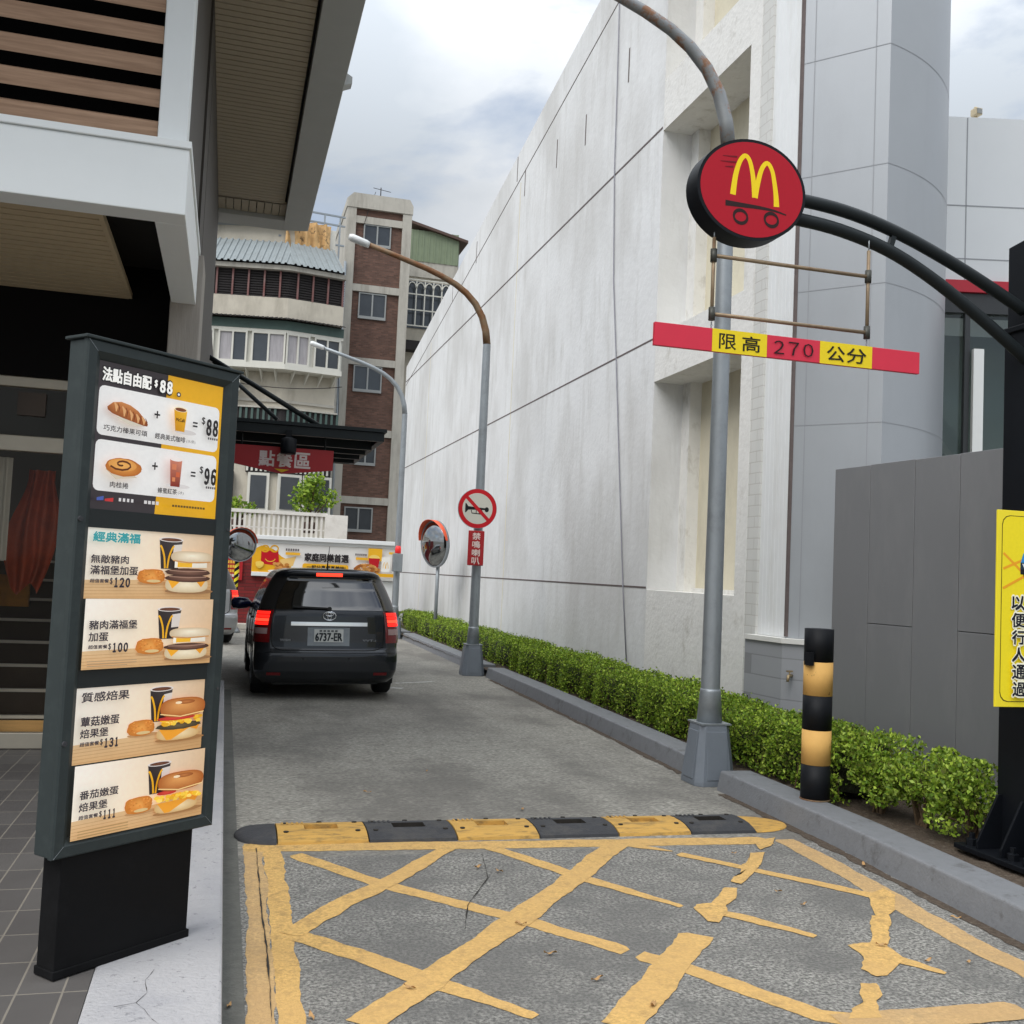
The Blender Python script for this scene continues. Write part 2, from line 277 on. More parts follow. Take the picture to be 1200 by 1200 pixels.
# ------------------------------------------------------------------ object helpers
ORG = {}
def tag(o, label=None, cat=None, group=None, kind=None):
    if label: o['label'] = label
    if cat: o['category'] = cat
    if group: o['group'] = group
    if kind: o['kind'] = kind
    return o
def thing(name, label, cat, loc=(0, 0, 0), rotz=0, group=None, local=False):
    o = bpy.data.objects.new(name, None); COL.objects.link(o); o.empty_display_size = .2
    o.location = loc; o.rotation_euler = (0, 0, rotz)
    ORG[o.name] = Vector((0, 0, 0)) if local else Vector(loc)
    return tag(o, label, cat, group)
class MB:
    """collects shapes; build() links them as ONE mesh object"""
    def __init__(s): s.v = []; s.f = []; s.mi = []; s.sm = []; s.cols = None
    def add(s, vs, fs, mi=0, smooth=False):
        b = len(s.v); s.v += [tuple(v) for v in vs]; s.f += [tuple(i+b for i in f) for f in fs]
        s.mi += [mi]*len(fs); s.sm += [smooth]*len(fs); return s
    def box(s, x0, x1, y0, y1, z0, z1, mi=0):
        vs = [(x, y, z) for z in (z0, z1) for y in (y0, y1) for x in (x0, x1)]
        return s.add(vs, [(0, 2, 3, 1), (4, 5, 7, 6), (0, 1, 5, 4), (2, 6, 7, 3), (0, 4, 6, 2), (1, 3, 7, 5)], mi)
    def obox(s, c, ax, ay, az, mi=0):
        c, ax, ay, az = map(Vector, (c, ax, ay, az))
        vs = [c+ax*i+ay*j+az*k for k in (-1, 1) for j in (-1, 1) for i in (-1, 1)]
        return s.add(vs, [(0, 2, 3, 1), (4, 5, 7, 6), (0, 1, 5, 4), (2, 6, 7, 3), (0, 4, 6, 2), (1, 3, 7, 5)], mi)
    def beam(s, p, q, w, h, up=(0, 0, 1), mi=0):
        p, q = Vector(p), Vector(q); d = (q-p); L = d.length; d.normalize(); up = Vector(up)
        side = d.cross(up).normalized(); up2 = side.cross(d)
        return s.obox((p+q)/2, d*(L/2), side*(w/2), up2*(h/2), mi)
    def poly(s, pts, mi=0): return s.add(pts, [tuple(range(len(pts)))], mi)
    def prism(s, pts, ext, mi=0):
        n = len(pts); e = Vector(ext); vs = [Vector(p) for p in pts]; vs = vs+[v+e for v in vs]
        fs = [tuple(range(n))[::-1], tuple(range(n, 2*n))]+[(i, (i+1) % n, n+(i+1) % n, n+i) for i in range(n)]
        return s.add(vs, fs, mi)
    def tube(s, path, rad, n=12, mi=0, cap=True, smooth=True):
        P = [Vector(p) for p in path]; m = len(P); rad = rad if hasattr(rad, '__len__') else [rad]*m
        vs = []; prev = None
        for i in range(m):
            d = (P[min(i+1, m-1)]-P[max(i-1, 0)]).normalized()
            if prev is None:
                a = Vector((0, 0, 1)) if abs(d.z) < .9 else Vector((1, 0, 0)); a = (a-d*a.dot(d)).normalized()
            else: a = (prev-d*prev.dot(d)).normalized()
            prev = a; b = d.cross(a)
            vs += [P[i]+(a*math.cos(2*math.pi*k/n)+b*math.sin(2*math.pi*k/n))*rad[i] for k in range(n)]
        fs = [(i*n+k, i*n+(k+1) % n, (i+1)*n+(k+1) % n, (i+1)*n+k) for i in range(m-1) for k in range(n)]
        s.add(vs, fs, mi, smooth)
        if cap:
            b = len(s.v)-len(vs)
            s.f += [tuple(b+k for k in range(n))[::-1], tuple(b+(m-1)*n+k for k in range(n))]; s.mi += [mi]*2; s.sm += [False]*2
        return s
    def cyl(s, p, q, r, n=16, mi=0): return s.tube([p, q], r, n, mi)
    def lathe(s, prof, c, n=24, mi=0, axis='z', smooth=True):
        vs = []
        for (r, h) in prof:
            for k in range(n):
                a = 2*math.pi*k/n
                vs.append((c[0]+r*math.cos(a), c[1]+r*math.sin(a), c[2]+h))
        m = len(prof)
        fs = [(i*n+k, i*n+(k+1) % n, (i+1)*n+(k+1) % n, (i+1)*n+k) for i in range(m-1) for k in range(n)]
        s.add(vs, fs, mi, smooth); b = len(s.v)-len(vs)
        s.f += [tuple(b+k for k in range(n))[::-1], tuple(b+(m-1)*n+k for k in range(n))]; s.mi += [mi]*2; s.sm += [False]*2
        return s
    def each(s, name, mats, parent=None, bevel=0):
        """every loose piece as an object of its own"""
        par = list(range(len(s.v)))
        def fd(i):
            while par[i] != i: par[i] = par[par[i]]; i = par[i]
            return i
        for f in s.f:
            for i in f[1:]: par[fd(i)] = fd(f[0])
        groups = {}
        for k, f in enumerate(s.f): groups.setdefault(fd(f[0]), []).append(k)
        for ks in groups.values():
            q = MB(); ids = sorted({i for k in ks for i in s.f[k]}); mp3 = {i: j for j, i in enumerate(ids)}
            q.v = [s.v[i] for i in ids]; q.f = [tuple(mp3[i] for i in s.f[k]) for k in ks]; q.mi = [s.mi[k] for k in ks]; q.sm = [s.sm[k] for k in ks]
            q.build(name, mats, parent, bevel)
    def build(s, name, mats, parent=None, bevel=0, label=None, seg=2):
        org = ORG.get(parent.name, Vector((0, 0, 0))) if parent else Vector((0, 0, 0))
        me = bpy.data.meshes.new(name)
        me.from_pydata([(v[0]-org.x, v[1]-org.y, v[2]-org.z) for v in s.v], [], s.f)
        if not isinstance(mats, (list, tuple)): mats = [mats]
        for m in mats: me.materials.append(MATS[m])
        me.polygons.foreach_set('material_index', s.mi); me.polygons.foreach_set('use_smooth', s.sm)
        if s.cols is not None:
            a = me.color_attributes.new('Col', 'FLOAT_COLOR', 'POINT')
            a.data.foreach_set('color', np.array([(*c, 1) for c in s.cols], dtype=np.float32).ravel())
        me.update()
        o = bpy.data.objects.new(name, me); COL.objects.link(o)
        if parent: o.parent = parent; ORG[o.name] = org
        if bevel:
            b = o.modifiers.new('bevel', 'BEVEL'); b.width = bevel; b.segments = seg; b.limit_method = 'ANGLE'; b.angle_limit = R(40)
        if label: o['label'] = label
        return o
def children(o): return [c for c in bpy.data.objects if c.parent == o]
def copy_tree(o, parent=None):
    c = o.copy(); COL.objects.link(c)
    if parent: c.parent = parent
    ORG[c.name] = ORG.get(o.name, Vector((0, 0, 0)))
    for ch in children(o): copy_tree(ch, c)
    return c

# ---- lettering and flat printed art
_TC = {}
def text_geo(body, bold):
    k = (body, bold)
    if k not in _TC:
        c = bpy.data.curves.new('lettering', 'FONT'); c.body = body; c.size = 1; c.offset = bold; c.resolution_u = 2
        o = bpy.data.objects.new('lettering', c); COL.objects.link(o)
        dg = bpy.context.evaluated_depsgraph_get(); dg.update()
        me = bpy.data.meshes.new_from_object(o.evaluated_get(dg), depsgraph=dg)
        v = np.array([x.co[:2] for x in me.vertices]); f = [tuple(p.vertices) for p in me.polygons]
        bpy.data.objects.remove(o); bpy.data.meshes.remove(me); bpy.data.curves.remove(c)
        _TC[k] = (v, f)
    return _TC[k]
class Art:
    """flat printed art on a plane (O origin, U right, V up, Nn towards the viewer); every shape one ink layer above the last"""
    def __init__(s, O, U, V, Nn, base=.001, step=.00025):
        s.O, s.U, s.V, s.N = Vector(O), Vector(U), Vector(V), Vector(Nn); s.h = base; s.step = step
        s.mb = MB(); s.mb.cols = []
        s.su, s.sv, s.ou, s.ov = 1, 1, 0, 0
    def frame(s, u0, u1, v0, v1):     # following coordinates run 0..1 right and 0..1 DOWN inside this box
        s.ou, s.ov, s.su, s.sv = u0, v1, u1-u0, -(v1-v0); return s
    def p(s, u, v): return s.O + s.U*(s.ou+s.su*u) + s.V*(s.ov+s.sv*v) + s.N*s.h
    def shape(s, pts, cols, faces=None):
        n = len(pts); s.h += s.step
        if isinstance(cols, tuple) and not isinstance(cols[0], (tuple, list)): cols = [cols]*n
        fs = faces or [tuple(range(n))]
        s.mb.add([s.p(*q) for q in pts], fs); s.mb.cols += [s2l(c) for c in cols]; return s
    def rect(s, u0, u1, v0, v1, c, c2=None):
        c2 = c2 or c; return s.shape([(u0, v0), (u1, v0), (u1, v1), (u0, v1)], [c, c, c2, c2])
    def rrect(s, u0, u1, v0, v1, r, c):
        ru, rv = r/abs(s.su), r/abs(s.sv); pts = []
        for cx, cy, a0 in ((u1-ru, v0+rv, -90), (u1-ru, v1-rv, 0), (u0+ru, v1-rv, 90), (u0+ru, v0+rv, 180)):
            pts += [(cx+ru*math.cos(R(a0+a)), cy+rv*math.sin(R(a0+a))) for a in (0, 30, 60, 90)]
        return s.shape(pts, c)
    def ell(s, cu, cv, ru, rv, c, cc=None, n=28, a0=0, a1=360, wob=0, seed=0, off=(0, 0), pw=1):
        rg = random.Random(seed); cc = cc or c; pts = [(cu+off[0]*ru, cv+off[1]*rv)]
        for k in range(n+1):
            a = R(a0+(a1-a0)*k/n); w = 1+wob*(rg.random()-.5)
            ca, sa = math.cos(a), math.sin(a)
            pts.append((cu+ru*w*math.copysign(abs(ca)**pw, ca), cv+rv*w*math.copysign(abs(sa)**pw, sa)))
        return s.shape(pts, [cc]+[c]*(n+1), [(0, k, k+1) for k in range(1, n+1)])
    def ring(s, cu, cv, ru, rv, tu, tv, c, n=40):
        o = [(cu+ru*math.cos(2*math.pi*k/n), cv+rv*math.sin(2*math.pi*k/n)) for k in range(n)]
        i = [(cu+(ru-tu)*math.cos(2*math.pi*k/n), cv+(rv-tv)*math.sin(2*math.pi*k/n)) for k in range(n)]
        return s.shape(o+i, c, [(k, (k+1) % n, n+(k+1) % n, n+k) for k in range(n)])
    def stroke(s, path, w, c, taper=None):
        # width in metres, path in frame units
        P = [Vector((q[0]*abs(s.su), q[1]*abs(s.sv))) for q in path]; L, Rr = [], []
        for i, q in enumerate(P):
            d = (P[min(i+1, len(P)-1)]-P[max(i-1, 0)]).normalized(); nn = Vector((-d.y, d.x))
            ww = w*(taper[i] if taper else 1)/2
            a, b = q+nn*ww, q-nn*ww
            L.append((a.x/abs(s.su), a.y/abs(s.sv))); Rr.append((b.x/abs(s.su), b.y/abs(s.sv)))
        n = len(P); return s.shape(L+Rr, c, [(i, i+1, n+i+1, n+i) for i in range(n-1)])
    def text(s, body, u0, u1, v0, v1, c, bold=.02):
        v, f = text_geo(body, 0); lo, hi = v.min(0), v.max(0); q = (v-lo)/(hi-lo)
        em = abs(v1-v0)*abs(s.sv)*bold*1.25; du, dv = em/abs(s.su), em/abs(s.sv)     # heavier weight: the glyphs struck a few times, slightly shifted
        offs = [(0, 0)] if bold < .008 else [(-1, -1), (1, -1), (-1, 1), (1, 1)] if bold < .03 else [(math.cos(k*.785), math.sin(k*.785)) for k in range(8)]
        for ox, oy in offs: s.shape([(u0+du+(u1-u0-2*du)*a+ox*du, v1+(v0-v1)*b*.97+oy*dv) for a, b in q], [c]*len(q), f)
        return s
    def num(s, body, u0, u1, v0, v1, c, bold=.02, gap=.14):
        w = (u1-u0)/(len(body)+gap*(len(body)-1))
        for i, ch in enumerate(body):
            a = u0+i*w*(1+gap); k = .22 if ch == '1' else 0
            s.text(chr(0xFF10+int(ch)) if ch.isdigit() else ch, a+w*k*.6, a+w*(1-k*.6), v0, v1, c, bold)
    def build(s, name, parent, m='print'): return s.mb.build(name, m, parent)
def arch(a, u0, u1, v0, v1, c, lw=.17, flip=False):
    """the golden double arch as a stroked shape in the box"""
    w = (u1-u0)/2
    for k in (0, 1):
        cx = u0+w*(k+.5); out_, in_ = [], []
        for i in range(25):
            th = math.pi*i/24; x = math.cos(th); y = math.sin(th)**.75 if math.sin(th) > 0 else 0
            ro = w*.5*(1+.02); ri = w*.5*(1-2*lw)
            out_.append((cx+ro*x*(.80+.20*(1-y)), v1+(v0-v1)*y))
            in_.append((cx+ri*x*(.72+.28*(1-y)), v1+(v0-v1)*y*.90))
        if flip:
            out_ = [(p[0], v0+v1-p[1]) for p in out_]; in_ = [(p[0], v0+v1-p[1]) for p in in_]
        n = 25; a.shape(out_+in_, c, [(i, i+1, n+i+1, n+i) for i in range(n-1)])

def leaves(name, centers, size, cols, parent=None, m='leaf', up=.35, aspect=.55, kind=None):
    """one mesh of many small folded leaf faces"""
    n = len(centers); c = np.asarray(centers, float)
    d = RNG.normal(size=(n, 3)); d[:, 2] = np.abs(d[:, 2])*up*2 + .1; d /= np.linalg.norm(d, axis=1)[:, None]   # leaf normal
    t = RNG.normal(size=(n, 3)); t -= d*(t*d).sum(1)[:, None]; t /= np.linalg.norm(t, axis=1)[:, None]
    b = np.cross(d, t); sz = size*(0.6+.8*RNG.random(n))[:, None]
    v = np.stack([c-t*sz*.5, c+b*sz*aspect*.5+d*sz*.06, c+t*sz*.5, c-b*sz*aspect*.5+d*sz*.06], 1).reshape(-1, 3)
    org = ORG.get(parent.name, Vector((0, 0, 0))) if parent else Vector((0, 0, 0)); v = v-np.array(org)
    me = bpy.data.meshes.new(name); me.vertices.add(4*n); me.vertices.foreach_set('co', v.ravel())
    me.loops.add(4*n); me.loops.foreach_set('vertex_index', np.arange(4*n)); me.polygons.add(n)
    me.polygons.foreach_set('loop_start', np.arange(n)*4); me.polygons.foreach_set('loop_total', np.full(n, 4)); me.update()
    k = RNG.integers(0, len(cols), n); base = np.array([s2l(q) for q in cols])[k]*(.75+.5*RNG.random(n))[:, None]
    rgba = np.repeat(np.concatenate([base, np.ones((n, 1))], 1), 4, 0).astype(np.float32)
    a = me.color_attributes.new('Col', 'FLOAT_COLOR', 'POINT'); a.data.foreach_set('color', rgba.ravel())
    me.materials.append(MATS[m]); o = bpy.data.objects.new(name, me); COL.objects.link(o)
    if parent: o.parent = parent; ORG[o.name] = org
    return o

def struct(o, label=None): o['kind'] = 'structure'; return o

# ================================================================== SETTING
def sheet(name, x0, x1, y0, y1, z, m):
    return struct(MB().poly([(x0, y0, z), (x1, y0, z), (x1, y1, z), (x0, y1, z)]).build(name, m))
sheet('ground', -400, 400, -400, 400, -.03, 'ground')
sheet('lane', -16, 4.4, 5.9, 26.2, 0, 'lane_concrete')
sheet('road', -16, 4.4, -30, 5.9, 0, 'road')
sheet('gutter', .08, .165, -6, 13.6, .004, 'gutter')
struct(MB().box(-8, -.37, -6, 13.6, -.02, .116).build('pavement', 'paving'))
struct(MB().box(-.37, .08, -6, 13.6, -.02, .12).build('kerb_strip', 'kerb_white', bevel=.012))
# right kerb follows a slightly bowed line, interrupted where the lamp bases stand
KB = [(-4, 3.58), (4.085, 3.70), (5.1, 3.757), (5.8, 3.80), (6.6, 3.812), (7.5, 3.825), (9, 3.89), (13, 3.99), (16, 4.02), (24, 4.06), (27, 4.08)]
def kx(y): return float(np.interp(y, [k[0] for k in KB], [k[1] for k in KB]))
kb = MB()
for a, b in ((-4, 7.47), (8.02, 15.7), (16.25, 23.85), (24.4, 27)):
    ys = [a]+[y for y, _ in KB if a < y < b]+[b]; vs = []
    for y in ys:
        x = kx(y); vs += [(x, y, -.01), (x+.035, y, .15), (x+.30, y, .15), (x+.32, y, -.01)]
    n = len(ys)
    fs = [(4*i+k, 4*i+k+1, 4*i+k+5, 4*i+k+4) for i in range(n-1) for k in range(3)]+[(3, 2, 1, 0), (4*n-4, 4*n-3, 4*n-2, 4*n-1)]
    kb.add(vs, fs)
struct(kb.build('kerb', 'kerb_grey', bevel=.015, seg=3))
def grid_sheet(name, x0, x1, y0, y1, z, m, step=.1, amp=.03):
    nx, ny = int((x1-x0)/step)+1, int((y1-y0)/step)+1
    b = MB(); vs = [(x0+(x1-x0)*i/(nx-1), y0+(y1-y0)*j/(ny-1), z+amp*(random.random()-.5)) for j in range(ny) for i in range(nx)]
    b.add(vs, [(j*nx+i, j*nx+i+1, (j+1)*nx+i+1, (j+1)*nx+i) for j in range(ny-1) for i in range(nx-1)], 0, True)
    return struct(b.build(name, m))
grid_sheet('planting_bed', 4.05, 5.6, -3, 31, .10, 'soil')

# box-junction paint, gutter-side border and short bits left of older paint: strokes measured on the road
def ragged(path, w, z, amp=.012, mbx=None, endtaper=False):
    """a painted stroke; the stored value is 0 at its rim and 1 inside, where wear eats it last"""
    P = []
    for i in range(len(path)-1):
        a, b = Vector(path[i]), Vector(path[i+1]); k = max(1, int((b-a).length/.03))
        P += [a.lerp(b, j/k) for j in range(k)]
    P.append(Vector(path[-1])); n = len(P); vs, cs = [], []; wl = wr = 0
    for i, q in enumerate(P):
        d = (P[min(i+1, n-1)]-P[max(i-1, 0)]).normalized(); nn = Vector((-d.y, d.x))
        wl = .8*wl+amp*(random.random()-.5)*.7; wr = .8*wr+amp*(random.random()-.5)*.7
        ww = w*(1 if not endtaper else min(1, .45+1.2*(n-1-i)/n)); e = min(1, min(i, n-1-i)/2)
        for t, c in ((-.5, 0), (-.30, 1), (.30, 1), (.5, 0)):
            v = q+nn*(ww*t*1.12+(wl if t > 0 else -wr)); vs.append((v.x, v.y, z)); cs.append((c*e,)*3)
    if mbx.cols is None: mbx.cols = [(0, 0, 0)]*len(mbx.v)
    mbx.add(vs, [(4*i+k+1, 4*i+k, 4*i+k+4, 4*i+k+5) for i in range(n-1) for k in range(3)])
    mbx.cols += [tuple(255*x for x in c) for c in cs]
def gp(*pts): return [tuple(G(x, y)[:2]) for x, y in pts]
pm_ = MB(); pf_ = MB(); zz = .0016
STR = [
    (gp((318, 995), (332, 1100), (342, 1199))+[(.305, 1.0)], .088, 0, 0),
    (gp((296, 990), (304, 1100), (306, 1199))+[(.205, 1.0)], .088, 0, 1),
    (gp((285, 994), (600, 990), (900, 985)), .15, 0, 0),
    (gp((918, 984), (975, 1013), (1040, 1050), (1130, 1103), (1200, 1135))+[(3.40, 2.2)], .14, 0, 1),
    (gp((345, 1002), (440, 1034), (610, 1078), (735, 1115)), .095, 0, 0),
    (gp((748, 1120), (800, 1134), (880, 1162), (960, 1190), (1020, 1198)), .10, 0, 0),
    (gp((345, 1096), (420, 1120), (500, 1148), (628, 1192)), .105, 1, 0),
    (gp((570, 992), (680, 1028), (799, 1063)), .09, 1, 0),
    (gp((715, 987), (788, 998)), .065, 1, 0), (gp((795, 1001), (870, 1017), (960, 1036), (1025, 1051)), .075, 0, 0),
    (gp((836, 1068), (880, 1078), (956, 1098)), .08, 1, 0), (gp((1035, 1120), (1070, 1130), (1109, 1141)), .075, 1, 0),
    (gp((340, 1096), (400, 1061), (455, 1034), (525, 994)), .10, 0, 0),
    (gp((425, 1202), (500, 1151), (610, 1076), (665, 1035), (722, 990)), .125, 0, 0),
    (gp((726, 1204), (775, 1150), (817, 1096)), .135, 0, 0),
    (gp((985, 1200), (1100, 1192), (1200, 1184)), .14, 0, 1),
]
for pth, w, tp, k_ in STR:
    ragged(pth, w, zz, .016, pf_ if k_ else pm_, bool(tp)); zz += .00018
def splat(pts, z):
    """an irregular patch of paint left where the stroke has broken up"""
    P = gp(*[(x/2.667+750, y/2.667+930) for x, y in pts]); Q = []
    for i in range(len(P)):
        a, b = Vector(P[i]), Vector(P[(i+1) % len(P)])
        for j in range(4): v = a.lerp(b, j/4); Q.append((v.x+random.uniform(-.004, .004), v.y+random.uniform(-.004, .004)))
    c = sum((Vector(q) for q in Q), Vector((0, 0)))/len(Q); n = len(Q)
    vs = [(c.x, c.y, z)]+[(c.x+(x-c.x)*k, c.y+(y-c.y)*k, z) for k in (.7, 1.06) for x, y in Q]
    pm_.add(vs, [(0, 1+i, 1+(i+1) % n) for i in range(n)]+[(1+i, 1+n+i, 1+n+(i+1) % n, 1+(i+1) % n) for i in range(n)]); pm_.cols += [(255,)*3]*(n+1)+[(0,)*3]*n
for pts in ([(652, 478), (690, 472), (735, 470), (775, 482), (825, 520), (800, 540), (770, 568), (735, 570), (695, 548), (702, 512)],
            [(725, 385), (780, 385), (782, 410), (775, 430), (780, 460), (770, 478), (722, 475), (728, 440), (722, 410)],
            [(718, 318), (760, 300), (795, 320), (792, 365), (770, 386), (740, 386), (722, 350)],
            [(690, 598), (740, 600), (755, 635), (735, 655), (755, 700), (655, 704), (668, 675), (700, 655), (688, 625)],
            [(262, 298), (300, 300), (298, 330), (268, 350), (272, 370), (245, 402), (215, 398), (172, 362), (180, 348), (225, 345), (250, 318)],
            [(345, 190), (385, 188), (375, 225), (360, 240), (335, 268), (315, 282), (288, 275), (292, 262), (315, 255), (320, 225), (338, 215)],
            [(355, 150), (420, 140), (410, 165), (375, 176)]):
    splat(pts, zz); zz += .00018
struct(pm_.build('road_marking', 'paint_yellow')); struct(pf_.build('road_marking', 'paint_faded'))
wm = MB()
ragged(gp((462, 801), (508, 799)), .08, .004, .01, wm); ragged(gp((458, 806), (472, 807)), .12, .0045, .01, wm)
struct(wm.build('bay_marking', 'paint_white'))
dm = MB(); ragged([(kx(y)-.03, y) for y in np.arange(-2, 7.4, .3)], .07, .003, .03, dm); ragged([(kx(y)-.03, y) for y in np.arange(8.1, 15.6, .3)], .06, .003, .03, dm); struct(dm.build('gutter_dirt', 'soil'))
# cracks in the slab
ck = MB()
for pth in (gp((565, 1000), (572, 1030), (548, 1062), (545, 1090)), gp((300, 995), (306, 1060), (313, 1120), (318, 1200))):
    ragged(pth, .003, .0062, .006, ck)
for pth in ([(-.14, 3.62), (-.17, 3.70), (-.20, 3.76), (-.17, 3.84), (-.185, 3.95), (-.16, 4.05)], [(-.14, 3.62), (-.10, 3.55), (-.12, 3.44)], [(-.20, 3.76), (-.27, 3.74)]): ragged(pth, .0016, .1212, .005, ck)
struct(ck.build('slab_crack', 'hole_dark'))

# ================================================================== RIGHT: long white concrete building
WX = 5.1
def roofz(y): return 7.93+(31.65-y)*.1565
cb = thing('concrete_building', 'long white concrete building with stained blank wall and roof line rising towards the street', 'building', (WX, 20, 0))
b = MB(); y0, y1 = 12.0, 31.65
b.prism([(WX, y0, 0), (WX, y1, 0), (WX, y1, roofz(y1)), (WX, y0, roofz(y0))], (1.45, 0, 0))
b.build('wall', 'wall_white', cb)
b = MB()                                # back of the window bays, behind the recess
b.box(WX+.56, WX+1.4, 8.9, 12.0, 0, 12.3); b.build('bay_infill', 'wall_infill', cb)
b = MB()
for z0, z1 in ((0, 1.50), (4.13, 4.72), (7.40, 8.06), (10.6, 12.2)): b.box(WX, WX+.56, 9.7, 12.0, z0, z1)
b.box(WX, WX+.56, 9.47, 9.7, 0, 12.2)
b.each('bay_beam', 'wall_plaster', cb)
for z0, z1 in ((1.5, 4.13), (4.72, 7.40), (8.06, 10.6)):
    f = MB(); f.box(WX+.40, WX+.56, 11.78, 12.0, z0, z1); f.box(WX+.50, WX+.56, 9.7, 11.78, z0, z0+.05); f.build('window_reveal', 'wall_plaster', cb)
MB().box(WX+.004, WX+.56, 9.24, 9.47, 0, 12.2).build('brick_pier', 'painted_brick', cb)
b = MB(); b.box(WX+.03, WX+.6, 8.72, 9.24, 1.14, 12.2)
for k in range(7): b.box(WX+.028, WX+.03, 8.745+.07*k, 8.775+.07*k, 1.14, 12.2)
b.build('ribbed_panel', 'rib_white', cb)
b = MB()
for z, yy0, yy1, h in ((1.53, 12.02, 31.6, .022), (4.70, 12.02, 31.6, .022), (7.45, 12.02, 31.6, .028)): b.box(WX-.004, WX, yy0, yy1, z-h/2, z+h/2)
n = 24; ys = [12.0+(31.6-12)*i/n for i in range(n+1)]
for i in range(n): b.prism([(WX-.004, ys[i], roofz(ys[i])-.62), (WX-.004, ys[i+1], roofz(ys[i+1])-.62), (WX-.004, ys[i+1], roofz(ys[i+1])-.598), (WX-.004, ys[i], roofz(ys[i])-.598)], (.004, 0, 0))
b.build('wall_joint', 'joint_dark', cb)
b = MB()
for y in (18.9, 27.6): b.box(WX-.003, WX, y, y+.035, .3, roofz(y)-.7)
b.each('panel_seam', 'wall_infill', cb)
b = MB()
for y, z in ((16.6, 8.9), (15.1, 8.7), (13.3, 8.9), (19.2, 9.6), (22.5, 8.9), (25, 8.6), (18.6, 9.1)):
    b.box(WX-.003, WX, y, y+.04, z-.25, z+.25)
b.each('drain_stain', 'joint_dark', cb)
cp = [AX(x, y, WX-.02) for x, y in ((727, -60), (725, 40), (723, 110), (720, 200), (719, 330), (722, 420), (726, 560), (730, 690), (734, 775))]
MB().tube(cp, .009, 6).build('cable', 'cable_grey', cb)

# ================================================================== RIGHT: panel-clad building with the rounded corner
cl = thing('clad_building', 'grey metal panel building with a rounded corner and a white wing over a shop window', 'building', (6, 8.4, 0))
C0 = Vector((5.13, 8.70)); hd = Vector((.647, -.763)); C1 = C0+hd*.835
arc = []; head = R(76); q = C1.copy(); step = .108
for i in range(34):
    arc.append(q.copy()); q = q+Vector((math.sin(head), math.cos(head)))*step; head -= R(2.75)
ZT = 13.5
fp = [C0, C1]
b = MB(); b.prism([(C0.x, C0.y, 1.14), (C1.x, C1.y, 1.14), (C1.x+.5, C1.y+.7, 1.14), (C0.x+.5, C0.y+.25, 1.14)], (0, 0, ZT-1.14)); b.build('flat_panel', 'clad_grey', cl)
b = MB(); n = len(arc); vs = [(p.x, p.y, z) for z in (.0, ZT) for p in arc]
b.add(vs, [(i, i+1, n+i+1, n+i) for i in range(n-1)], 0, True); b.build('rounded_corner', 'clad_grey', cl)
b = MB(); nl = Vector((-.763, -.647))
a_ = C0+nl*.004; b.prism([(a_.x-.004, a_.y+.03, 1.15), (a_.x, a_.y, 1.15), (a_.x+hd.x*.02, a_.y+hd.y*.02, 1.15)], (0, 0, ZT-1.15), 1)
for z in (3.15, 4.44, 5.56, 6.70, 7.85, 9.0):
    a, c = C0+nl*.003, C1+nl*.003; b.add([(a.x, a.y, z), (c.x, c.y, z), (c.x, c.y, z+.007), (a.x, a.y, z+.007)], [(0, 1, 2, 3)])
    pts = [(p.x, p.y) for p in arc]
    for i in range(n-2):
        d = (arc[i+1]-arc[i]).normalized(); o_ = Vector((d.y, -d.x))*.003
        p, r = arc[i]+o_, arc[i+1]+o_; zz2 = z
        b.add([(p.x, p.y, z), (r.x, r.y, z), (r.x, r.y, z+.007), (p.x, p.y, z+.007)], [(0, 1, 2, 3)])
for t in (.12, .70):
    a = C0+hd*t+nl*.003; c = a+hd*.008; b.add([(a.x, a.y, 1.15), (c.x, c.y, 1.15), (c.x, c.y, ZT), (a.x, a.y, ZT)], [(0, 1, 2, 3)])
b.build('panel_seam', ['clad_seam', 'joint_dark'], cl)
b = MB(); o = nl*.10
b.prism([(C0.x+o.x-.06, C0.y+o.y+.6, 0), (C0.x+o.x, C0.y+o.y, 0), (C1.x+o.x+.3, C1.y+o.y-.354, 0), (C1.x+.4, C1.y, 0), (C0.x+.3, C0.y+.6, 0)], (0, 0, 1.09)); b.build('plinth', 'block_grey', cl)
b = MB(); o = nl*.125
b.prism([(C0.x+o.x-.06, C0.y+o.y+.6, 1.092), (C0.x+o.x, C0.y+o.y, 1.092), (C1.x+o.x+.3, C1.y+o.y-.354, 1.092), (C1.x+.4, C1.y, 1.092), (C0.x+.3, C0.y+.6, 1.092)], (0, 0, .045)); b.build('plinth_ledge', 'ledge', cl)
# far wing, square to the view line of the street corner
wd = Vector((math.cos(YAW), -math.sin(YAW), 0)); wn = Vector((math.sin(YAW), math.cos(YAW), 0))
wo = wn*14 + wd*4.9
def wp(a, d, z): v = wo+wd*a+wn*d; return (v.x, v.y, z)
b = MB(); b.prism([wp(0, 0, 5.95), wp(9, 0, 5.95), wp(9, 4, 5.95), wp(0, 4, 5.95)], (0, 0, 2.32)); b.build('white_wing', 'clad_white', cl)
b = MB()
for z in (7.0, 6.25): b.prism([wp(0, -.004, z), wp(9, -.004, z), wp(9, 0, z), wp(0, 0, z)], (0, 0, .016))
for a in (1.2, 2.9): b.prism([wp(a, -.004, 5.96), wp(a+.016, -.004, 5.96), wp(a+.016, 0, 5.96), wp(a, 0, 5.96)], (0, 0, 2.3))
b.each('wing_seam', 'clad_seam', cl)
MB().prism([wp(.9, .6, 8.0), wp(1.16, .6, 8.0), wp(1.16, .6, 8.42), wp(.98, .6, 9.4), wp(.9, .6, 9.4)], (wn.x*.3, wn.y*.3, 0)).build('roof_fin', 'clad_white', cl)
